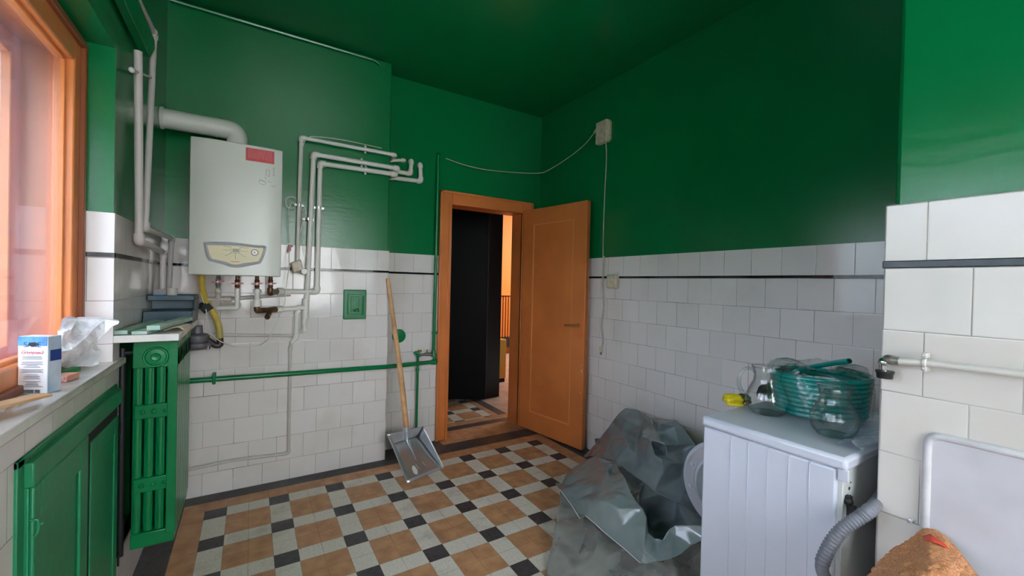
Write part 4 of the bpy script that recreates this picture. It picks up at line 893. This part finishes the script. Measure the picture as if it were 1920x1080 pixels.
# --- on the washer: jugs
def jug(name, label, c, ang, sc=1., tilt=0):
    t = thing(name, label, 'jug', (0, 0, 0), 'glass jugs on the washing machine')
    out_ = [(.0005, 0), (.036, 0), (.046, .004), (.058, .018), (.0655, .040), (.064, .060), (.053, .088), (.042, .110), (.040, .128), (.044, .148), (.048, .158)]
    inn = [(r-.0022, max(h, .006)) for r, h in out_[::-1] if r > .037]+[(.03, .0055), (.0005, .005)]
    prof = [(r*sc, h*sc) for r, h in out_+[(.0475, .1595)]+inn]
    mb = MB().lathe(prof, (0, 0, 0), Z, 44)
    for i, v in enumerate(mb.v):             # pouring lip at +x
        a = math.atan2(v.y, v.x)
        if v.z > .135*sc and abs(a) < .6:
            k = (v.z/sc-.135)/.025*math.cos(a/.6*math.pi/2); v.x += .012*k*sc; v.z += .003*k*sc
    obj('bowl', mb, M['glass'], t)
    for nm_, rr_, zz_, tt_ in (('rim', .0475, .1595, .0013), ('base_ring', .042, .0035, .0022)):
        obj(nm_, MB().tube([Vector((rr_*math.cos(a_)*sc+(.012*sc*max(0, math.cos(a_/.6*math.pi/2)) if nm_ == 'rim' and abs(a_) < .6 else 0), rr_*math.sin(a_)*sc, zz_*sc)) for a_ in [(-math.pi+2*math.pi*i/60) for i in range(60)]], tt_*sc, 8, closed=True), M['glass_thick'], t)
    hd = bez([(-.040, 0, .138), (-.052, 0, .150), (-.075, 0, .150), (-.092, 0, .128), (-.094, 0, .095), (-.080, 0, .066), (-.062, 0, .050), (-.058, 0, .046)], 7)
    hd = [p*sc for p in hd]
    obj('handle', MB().tube(hd, [.0048*sc+.003*sc*(i/len(hd)) for i in range(len(hd))], 14).sphere(Vector((-.061, 0, .046))*sc, .0085*sc, 14, 10), M['glass_thick'], t)
    t.location = c; t.rotation_euler = (0, 0, ang); return t
jug('glass_jug', 'clear glass jug further left on the washing machine, handle to the left', P(1437, 775, 'z', WZ+.0008), math.radians(-34))
jug('glass_jug', 'clear glass jug nearest the pier, in front of the teal hose', P(1563, 816, 'z', WZ+.0008), math.radians(2), .92)
# --- teal garden hose coil wrapped in film
hc = P(1535, 745, 'z', WZ+.03)
hc = Vector((1.655, .655, WZ))
def coil():
    pts = []; n = 9; R0 = .125
    for i in range(n*40+1):
        a = i/40*2*math.pi; lay = i/40
        pts.append(Vector((hc.x+R0*(1+.012*lay)*math.cos(a), hc.y+R0*(1+.012*lay)*math.sin(a), WZ+.010+lay*.0150)))
    p = pts[-1]; return pts
cp_ = coil()
tilt_m = Matrix.Rotation(math.radians(4), 4, 'X')
t = tag(obj('garden_hose', MB().tube(cp_, .0082, 10), M['teal']), 'coiled teal garden hose wrapped in clear film on the washing machine', 'garden hose')
e0 = P(1500, 700, 'x', 1.62); e1_ = P(1590, 676, 'x', 1.50)
obj('loose_end', MB().tube(bez([P(1455, 712, 'x', 1.72), P(1500, 694, 'x', 1.66), P(1550, 683, 'x', 1.58), P(1592, 677, 'x', 1.50)], 8), .0085, 12), M['teal'], t)
obj('end_opening', MB().lathe([(.0001, 0), (.0055, 0)], P(1592.5, 676.8, 'x', 1.498), (P(1592, 677, 'x', 1.50)-P(1550, 683, 'x', 1.58)), 12), M['black'], t)
rn = random.Random(11); ph = [rn.random()*6.3 for _ in range(8)]
def wrap(u, v):
    a = u*2*math.pi; k = v
    r = .142+.004*math.sin(3*a+ph[0])+.006*math.sin(7*a+ph[1]+4*v)+.003*math.sin(17*a+9*v)
    if v < .6: z = WZ+.006+.150*(v/.6); rr_ = r*(.99+.03*math.sin(v/.6*math.pi))
    else: z = WZ+.159+.012*math.sin((v-.6)/.4*math.pi)+.006*math.sin(5*a+ph[2]); rr_ = r*(1-(v-.6)/.4*.62)
    return Vector((hc.x+rr_*math.cos(a), hc.y+rr_*math.sin(a), z+.003*math.sin(23*a+14*v)))
obj('film_wrap', MB().grid(wrap, 90, 24), M['film'], t)
# pale film sheet lying on the lid
rn = random.Random(4); q_ = [rn.random()*6 for _ in range(6)]
def lay(u, v):
    x = 1.35+.5*u; y = .425+.055*v*(1+2.5*u)+.012*math.sin(6*u+q_[0]); z = WZ+.004+.022*max(0, math.sin(3.2*u+2.6*v+q_[1]))*(v < 2)*(.4+.6*math.sin(5*v+q_[2])**2)+.004*math.sin(21*u+9*v)**2
    return Vector((x, y-.005, z))
tag(obj('plastic_sheet', MB().grid(lay, 40, 30), M['film2'], angle=3), 'pale see-through plastic sheet lying on the washing machine lid', 'plastic sheet')
# yellow glove and dark bag
gp = P(1375, 757, 'z', WZ+.001)
def blob(c, sx, sy, sz, m, seed, name, label, cat, amp=.25):
    rn = random.Random(seed); ks = [(rn.uniform(2, 7), rn.uniform(2, 7), rn.uniform(2, 7), rn.random()*6) for _ in range(6)]
    mb = MB().sphere((0, 0, 0), 1, 40, 26)
    for v in mb.v:
        d = 1+amp*sum(math.sin(a*v.x+b*v.y+c_*v.z+p)*.35 for a, b, c_, p in ks)
        v.x *= d*sx; v.y *= d*sy; v.z = max(v.z*d*sz, -sz*.55)
        v += Vector(c)+Z*sz*.55
    return tag(obj(name, mb, m, angle=3), label, cat)
blob(gp, .034, .036, .022, M['yglove'], 8, 'rubber_glove', 'crumpled yellow rubber glove at the far corner of the washing machine lid', 'glove')
blob(P(1390, 757, 'z', WZ+.001)+Vector((.012, -.002, 0)), .028, .024, .020, M['gbag'], 5, 'black_plastic_scrap', 'crumpled black plastic scrap next to the yellow glove', 'plastic scrap')
blob(P(1446, 758, 'z', WZ+.001)+Vector((.055, .040, 0)), .040, .034, .040, mat('matt_black_bundle', (22, 24, 28), .7), 15, 'dark_bundle', 'dark crumpled bundle seen through the left glass jug', 'bundle', .12)
# ================================================================== SINK CORNER
sx_ = XP-.014
t = thing('wall_tap', 'chrome water tap with black nozzle on the pier pipe', 'tap', P(1660, 690, 'x', 1.30))
b0 = P(1657, 679, 'x', 1.31); tx_ = 1.300
def T(u, v): return P(u, v, 'x', tx_)
obj('body', MB().sphere(T(1656.5, 679), .0105, 18, 12).tube([T(1656.5, 682), T(1656.5, 698)], [.0085, .0075], 16), M['chrome'], t)
obj('nozzle', MB().lathe([(.001, 0), (.018, 0), (.018, -.004), (.016, -.007), (.0148, -.018), (.001, -.018)], T(1659, 695), Z, 28), M['black'], t)
obj('threaded_arm', MB().tube([T(1657, 672), T(1662, 673), T(1672, 675), T(1686, 677)], [.007, .011, .0115, .009], 14), M['rust'], t)
t = thing('water_pipe', 'cream painted water pipe clamped to the tiled pier', 'pipe', T(1800, 690))
obj('tube', MB().tube([T(1682, 677), T(1735, 680.5), T(1920, 702), Vector((tx_, -1.1, T(1920, 702).z+.01))], .0078, 16), M['ppaint'], t)
obj('clamp', MB().tube([T(1729, 679.8), T(1738, 680.8)], .0098, 18).obox((T(1733, 666)+T(1733, 667))/2+X*.01, X*.012, Y*.005, Z*.006).obox(T(1733, 692)+X*.01, X*.012, Y*.005, Z*.006), M['ppaint'], t, bevel=.002)
obj('clamp_screw', MB().lathe([(.0001, .003), (.0028, .002), (.003, 0)], T(1732, 667)-X*.003, -X, 10).lathe([(.0001, .003), (.0028, .002), (.003, 0)], T(1732, 692)-X*.003, -X, 10), M['steel'], t)
# cast sink: splash plate and basin
t = thing('cast_iron_sink', 'old white enamel sink with raised splashback rim on the pier', 'sink', (1.2, .05, .60))
sp0, sp1 = P(1747, 826, 'x', sx_), P(1735, 1010, 'x', sx_)
y1, zt = P(1740, 850, 'x', sx_).y, P(1765, 818, 'x', sx_).z
rim = fillet([(sx_-.004, y1, .50), (sx_-.004, y1, zt), (sx_-.004, -.42, zt), (sx_-.004, -.42, .50)], .028, 8)
obj('rim', MB().tube(rim, .0085, 12), M['sinkrim'], t)
obj('splashback', MB().box(sx_-.006, sx_-.0005, -.42, y1, .50, zt), M['sink'], t)
bs = MB().box(.96, sx_-.002, -.42, y1, .50, .52).box(.96, .975, -.42, y1, .50, .64).box(.98, sx_-.002, y1-.015, y1, .50, .665).box(.96, sx_-.002, -.42, -.405, .50, .66)
obj('basin', bs, M['sink'], t, bevel=.008)
hk = P(1712, 974, 'x', sx_)
tag(obj('wall_bolt', MB().tube([hk, hk-X*.022+Y*.003], .0038, 10).lathe([(.0001, .004), (.005, .004), (.005, 0)], hk-X*.012+Y*.002, -X, 8), M['steel']), 'small rusty bolt in the tiles beside the splashback', 'bolt')
# --- far room seen through the doorway
M['oradiator'] = mat('orange_radiator', (206, 130, 60), .4)
ra, rb_ = P(936, 556, 'y', 6.52), P(975, 633, 'y', 6.52)
t = thing('ribbed_radiator', 'orange ribbed radiator in the far room', 'radiator', ((ra.x+rb_.x)/2, 6.52, rb_.z))
for k in range(14):
    x = ra.x-.1+k*.055; obj('section', MB().box(x, x+.035, 6.47, 6.55, rb_.z+.03, ra.z), M['oradiator'], t, bevel=.008)
obj('back_rail', MB().box(ra.x-.1, ra.x+.68, 6.5, 6.54, ra.z-.09, ra.z-.04).box(ra.x-.1, ra.x+.68, 6.5, 6.54, rb_.z+.05, rb_.z+.1), M['oradiator'], t)
obj('dark_foot', MB().box(ra.x-.1, ra.x+.70, 6.46, 6.56, rb_.z-.05, rb_.z+.03).box(ra.x+.05, ra.x+.7, 6.46, 6.56, rb_.z-.16, rb_.z-.05), M['black'], t)
tag(obj('window_board', MB().box(ra.x-.2, ra.x+.8, 6.45, 6.60, ra.z+.02, ra.z+.09), M['oroom']), 'orange board above the far radiator', 'shelf board')
yc0, yc1 = P(937, 716, 'z', 0), P(948, 716, 'z', 0)
t = thing('yellow_cabinet', 'yellow painted low cabinet in the far room', 'cabinet', (yc1.x, yc1.y+.1, 0))
top_z = P(942, 636, 'y', yc0.y).z
obj('body', MB().box(yc0.x-.25, yc1.x, yc1.y, yc1.y+.3, .05, top_z), M['yel'], t, bevel=.006)
obj('plinth', MB().box(yc0.x-.25, yc1.x-.01, yc1.y+.01, yc1.y+.3, 0, .05), M['darkwood'], t)


# ================================================================== CRUMPLED SHEETS
from mathutils.geometry import delaunay_2d_cdt, barycentric_transform
from mathutils import noise as mnoise
def crumpled(outline, inner, axis, levels=4, amp=.007, freq=6.5, smooth=8, back=None):
    """a creased sheet: outline and crease points, each (photo u, photo v, room coordinate on the axis)"""
    pts = list(outline)+list(inner)
    vs = [Vector((u, v)) for u, v, _ in pts]
    ov, oe, of, orig, _, _ = delaunay_2d_cdt(vs, [], [list(range(len(outline)))], 1, 1e-3)
    P3 = []
    for k, o_ in enumerate(orig):
        if o_: P3.append(P(*pts[o_[0]][:2], axis, pts[o_[0]][2]))
        else:
            j = min(range(len(vs)), key=lambda q: (vs[q]-ov[k]).length); P3.append(P(ov[k].x, ov[k].y, axis, pts[j][2]))
    F3 = [tuple(f) for f in of if len(f) == 3]
    for _ in range(levels):
        cache = {}; nf = []
        def midp(a, b):
            k = (min(a, b), max(a, b))
            if k not in cache: cache[k] = len(P3); P3.append((P3[a]+P3[b])/2)
            return cache[k]
        for a, b, c in F3:
            d, e_, f_ = midp(a, b), midp(b, c), midp(c, a); nf += [(a, d, f_), (d, b, e_), (f_, e_, c), (d, e_, f_)]
        F3 = nf
    edge = {}
    for f in F3:
        for k in range(3):
            q = (min(f[k], f[(k+1) % 3]), max(f[k], f[(k+1) % 3])); edge[q] = edge.get(q, 0)+1
    rim = {v for q, n in edge.items() if n == 1 for v in q}
    nb = [set() for _ in P3]
    for a, b in edge: nb[a].add(b); nb[b].add(a)
    for _ in range(smooth):
        Q = [p.copy() for p in P3]
        for i, s_ in enumerate(nb):
            if i not in rim and s_: P3[i] = Q[i]*.5+sum((Q[j] for j in s_), Vector())/len(s_)*.5
    N3 = [Vector() for _ in P3]
    for a, b, c in F3:
        n_ = (P3[b]-P3[a]).cross(P3[c]-P3[a])
        for i in (a, b, c): N3[i] += n_
    for i, p in enumerate(P3):
        n_ = N3[i].normalized() if N3[i].length else X
        d = amp*(1-2*abs(mnoise.noise(p*freq)))+amp*.5*(1-2*abs(mnoise.noise(p*freq*2.3+Vector((5, 3, 1)))))
        P3[i] = p+n_*d*(.5 if i in rim else 1)
    mb = MB(); mb.v = P3; mb.f = F3
    if back is not None:
        o_ = len(P3); bk = Vector(back); mb.v = P3+[p+(bk if i not in rim else bk*.05) for i, p in enumerate(P3)]; mb.f = F3+[(c+o_, b+o_, a+o_) for a, b, c in F3]
    for p in mb.v: p.z = max(p.z, .003)
    return mb
def poly_mat(name, rgb, a0, a1, rough=.3):
    t = NT(name); t.put(t.b.inputs['Base Color'], t.mix(t.ramp(t.noise(4, 4), .3, .7), lin(rgb), lin(tuple(x*.88 for x in rgb))))
    t.b.inputs['Roughness'].default_value = rough; t.b.inputs['Specular IOR Level'].default_value = .9; t.b.inputs['Coat Weight'].default_value = .3; t.b.inputs['Coat Roughness'].default_value = .12
    t.link(t.ramp(t.noise(3, 3), .35, .65, a0, a1), t.b.inputs['Alpha'])
    t.link(t.bump(t.noise(14, 4, rough=.6), .25, .01), t.b.inputs['Normal']); return t.m
M['poly'] = poly_mat('grey_polythene', (122, 135, 140), .96, 1., .26)
M['poly2'] = poly_mat('thin_grey_polythene', (132, 146, 149), .93, .98, .24)
M['poly3'] = poly_mat('clear_grey_polythene', (162, 164, 160), .48, .74, .2)
A_out = [(1092.5, 857, 2.10), (1116, 832, 2.05), (1115, 824, 2.0), (1125, 822, 2.0), (1132.5, 810, 2.0), (1141.7, 799, 1.98), (1148, 790, 2.05), (1160, 775, 2.10), (1172.5, 764, 2.12), (1193, 767, 2.14), (1217.5, 782, 2.10), (1266.7, 786, 2.0), (1283, 803, 1.98), (1303, 832, 1.97), (1330, 880, 1.97), (1335, 960, 1.87), (1310, 964, 1.84), (1267, 941, 1.72), (1227, 921, 1.68), (1210, 906, 1.70), (1177, 883, 1.74), (1153, 864, 1.78), (1140, 862, 1.82), (1117, 854, 1.92)]
A_in = [(1162, 777, 2.02), (1214, 784, 2.02), (1238, 792.5, 1.86), (1202, 817, 1.84), (1192, 825, 1.91), (1220, 825, 1.79), (1229, 810, 1.90), (1243, 812, 1.91), (1245, 832, 1.77), (1238, 842, 1.87), (1228, 852, 1.73), (1242, 858, 1.73), (1265, 868, 1.80), (1283, 869, 1.88), (1250, 851, 1.80), (1280, 845, 1.92), (1273, 833, 1.89), (1265, 800, 1.93), (1153, 831, 1.84), (1177, 837, 1.79), (1193, 850, 1.81), (1140, 848, 1.84), (1142, 813, 1.93), (1165, 805, 1.96), (1202, 800, 1.98), (1127, 837, 1.93), (1243, 886, 1.74), (1277, 895, 1.86), (1300, 905, 1.88), (1195, 880, 1.75)]
tag(obj('polythene_sheet', crumpled(A_out, A_in, 'x'), M['poly'], angle=.5, solid=.001), 'grey polythene sheet heaped highest, against the tiled wall beside the door', 'plastic sheet')
D_out = [(1150, 860, 1.86), (1177, 876, 1.84), (1210, 899, 1.80), (1267, 934, 1.80), (1316, 958, 1.90), (1320, 1000, 1.68), (1280, 1020, 1.60), (1228, 1022, 1.58), (1200, 1000, 1.56), (1175, 930, 1.60), (1160, 890, 1.70)]
D_in = [(1195, 930, 1.52), (1205, 934, 1.60), (1235, 925, 1.72), (1247, 955, 1.76), (1225, 980, 1.74), (1290, 985, 1.74), (1262, 975, 1.78)]
tag(obj('polythene_sheet', crumpled(D_out, D_in, 'x'), M['poly'], angle=.5, solid=.001), 'dark hollow fold of grey polythene between the high heap and the front flap', 'plastic sheet')
B_out = [(1040, 904, 1.50), (1053, 905, 1.50), (1060, 890, 1.55), (1072, 879, 1.62), (1088, 868, 1.68), (1117, 853, 1.76), (1143, 863, 1.74), (1154, 867, 1.74), (1160, 880, 1.66), (1172, 896, 1.57), (1183, 922, 1.50), (1192, 937, 1.47), (1204, 952, 1.44), (1212, 970, 1.42), (1216, 998, 1.41), (1228, 1009, 1.42), (1242, 1012, 1.43), (1252, 993, 1.45), (1265, 985, 1.46), (1285, 985, 1.48), (1318, 986, 1.50), (1320, 1010, 1.49), (1293, 1023, 1.45), (1277, 1038, 1.42), (1257, 1047, 1.38), (1235, 1052, 1.36), (1212, 1058, 1.345), (1201, 1056, 1.33), (1172, 1030, 1.34), (1133, 998, 1.35), (1117, 983, 1.36), (1098, 967, 1.37), (1087, 972, 1.33), (1070, 945, 1.37), (1050, 918, 1.42)]
B_in = [(1117, 910, 1.47), (1127, 938, 1.36), (1152, 952, 1.36), (1127, 902, 1.50), (1158, 927, 1.42), (1143, 895, 1.56), (1150, 882, 1.66), (1103, 878, 1.64), (1211, 992, 1.385), (1207, 1033, 1.33), (1232, 1030, 1.40), (1265, 1008, 1.44), (1140, 880, 1.61), (1090, 905, 1.50), (1090, 935, 1.42), (1165, 985, 1.365), (1170, 915, 1.50)]
_bf = tag(obj('polythene_sheet', crumpled(B_out, B_in, 'x'), M['poly2'], angle=.5, solid=.001), 'folded grey polythene flap with a bright cut edge, lying in front of the heap', 'plastic sheet')
for seg in (((1050, 918, 1.418), (1070, 945, 1.368), (1087, 972, 1.328)), ((1098, 967, 1.368), (1117, 983, 1.358), (1133, 998, 1.348), (1172, 1030, 1.338), (1201, 1056, 1.328))):
    obj('cut_edge', MB().tube([P(u, v, 'x', x) for u, v, x in seg], .0016, 6), mat('pale_cut_edge', (214, 220, 222), .4), _bf)
C_out = [(1050, 912, 1.47), (1087, 964, 1.41), (1100, 960, 1.43), (1133, 990, 1.41), (1172, 1022, 1.39), (1210, 1050, 1.38), (1260, 1040, 1.44), (1300, 1015, 1.52), (1335, 1010, 1.56), (1340, 1130, 1.68), (1270, 1140, 1.46), (1200, 1145, 1.30), (1120, 1140, 1.16), (1022, 1130, 1.01), (1015, 1110, 1.045), (1022, 1078, 1.115), (1025, 1060, 1.14), (1035, 1017, 1.22), (1043, 975, 1.31), (1049, 945, 1.38)]
C_in = [(1119, 992, 1.36), (1119, 1025, 1.27), (1127, 1080, 1.20), (1140, 1040, 1.28), (1165, 1050, 1.33), (1177, 1080, 1.25), (1185, 1067, 1.31), (1077, 1023, 1.25), (1060, 1042, 1.19), (1205, 1075, 1.34), (1240, 1060, 1.42), (1300, 1060, 1.56), (1275, 1090, 1.46), (1080, 1085, 1.14), (1150, 1100, 1.19)]
tag(obj('polythene_sheet', crumpled(C_out, C_in, 'x'), M['poly3'], angle=.5, solid=.001), 'see-through polythene skirt spreading over the floor tiles, lowest part of the heap', 'plastic sheet')
# white plastic bag on the sill
G_out = [(94, 598, 1.80), (145, 598, 1.86), (197, 599, 1.88), (223, 602, 1.87), (221, 607, 1.86), (210, 611, 1.86), (197, 625, 1.86), (184, 637, 1.86), (184, 646, 1.86), (191, 658, 1.87), (188, 668, 1.87), (184, 676, 1.875), (187, 683, 1.88), (171, 688, 1.87), (158, 687, 1.86), (138, 691, 1.83), (106, 692, 1.78), (98, 660, 1.76), (90, 619, 1.78)]
G_in = [(118, 622, 1.76), (104, 612, 1.80), (135, 617, 1.78), (112, 660, 1.74), (135, 655, 1.75), (160, 635, 1.79), (172, 640, 1.81), (150, 625, 1.83), (180, 612, 1.85), (130, 640, 1.77), (150, 665, 1.78), (140, 680, 1.80), (120, 678, 1.77), (165, 672, 1.84), (175, 655, 1.83), (150, 610, 1.85), (115, 605, 1.83), (170, 606, 1.87)]
gb = crumpled(G_out, G_in, 'y', 4, .0035, 34., 1, back=(-.012, .045, .004))
for p in gb.v: p.z = max(p.z, SILL+.002); p.x = max(p.x, -.484)
tag(obj('plastic_bag', gb, M['bag'], angle=.6), 'crumpled thin white plastic bag on the marble sill behind the salt carton', 'plastic bag')
# orange towel over the sink corner
def terry():
    t = NT('orange_terry'); f = t.ramp(t.noise(260, 4, rough=.7), .38, .62)
    t.put(t.b.inputs['Base Color'], t.mix(f, lin((236, 122, 52)), lin((255, 184, 112)))); t.b.inputs['Roughness'].default_value = .95
    t.b.inputs['Specular IOR Level'].default_value = .1; t.b.inputs['Sheen Weight'].default_value = .4
    t.link(t.bump(t.noise(330, 4, rough=.8), 1., .006), t.b.inputs['Normal']); return t.m
T_out = [(1605, 1150, 1.06), (1612, 1105, 1.09), (1628, 1080, 1.11), (1651, 1050, 1.15), (1682, 1024, 1.21), (1711, 1007, 1.26), (1724, 995, 1.30), (1740, 991, 1.322), (1757, 994, 1.322), (1771, 1004, 1.31), (1790, 1026, 1.29), (1811, 1050, 1.26), (1835, 1080, 1.22), (1862, 1120, 1.16), (1875, 1160, 1.12), (1740, 1170, .98)]
T_in = [(1700, 1040, 1.17), (1725, 1020, 1.23), (1740, 1015, 1.235), (1770, 1030, 1.22), (1745, 1035, 1.17), (1780, 1060, 1.14), (1800, 1075, 1.17), (1690, 1075, 1.08), (1740, 1075, 1.08), (1700, 1110, 1.02), (1780, 1110, 1.06), (1660, 1075, 1.10), (1750, 1003, 1.29)]
tw = crumpled(T_out, T_in, 'x', 5, .0022, 60., 24)
t = tag(obj('towel', tw, terry(), angle=3, solid=.006), 'fluffy orange towel draped over the corner of the white sink', 'towel')
L_out = [(1730, 1005, 1.262), (1745, 1001, 1.262), (1757, 1009, 1.25), (1772, 1020, 1.238), (1783, 1032, 1.225), (1765, 1021, 1.225), (1748, 1015, 1.22), (1735, 1013, 1.225)]
obj('red_label', crumpled(L_out, [], 'x', 2, .0005), mat('red_woven_label', (214, 72, 44), .7), t, solid=.001)
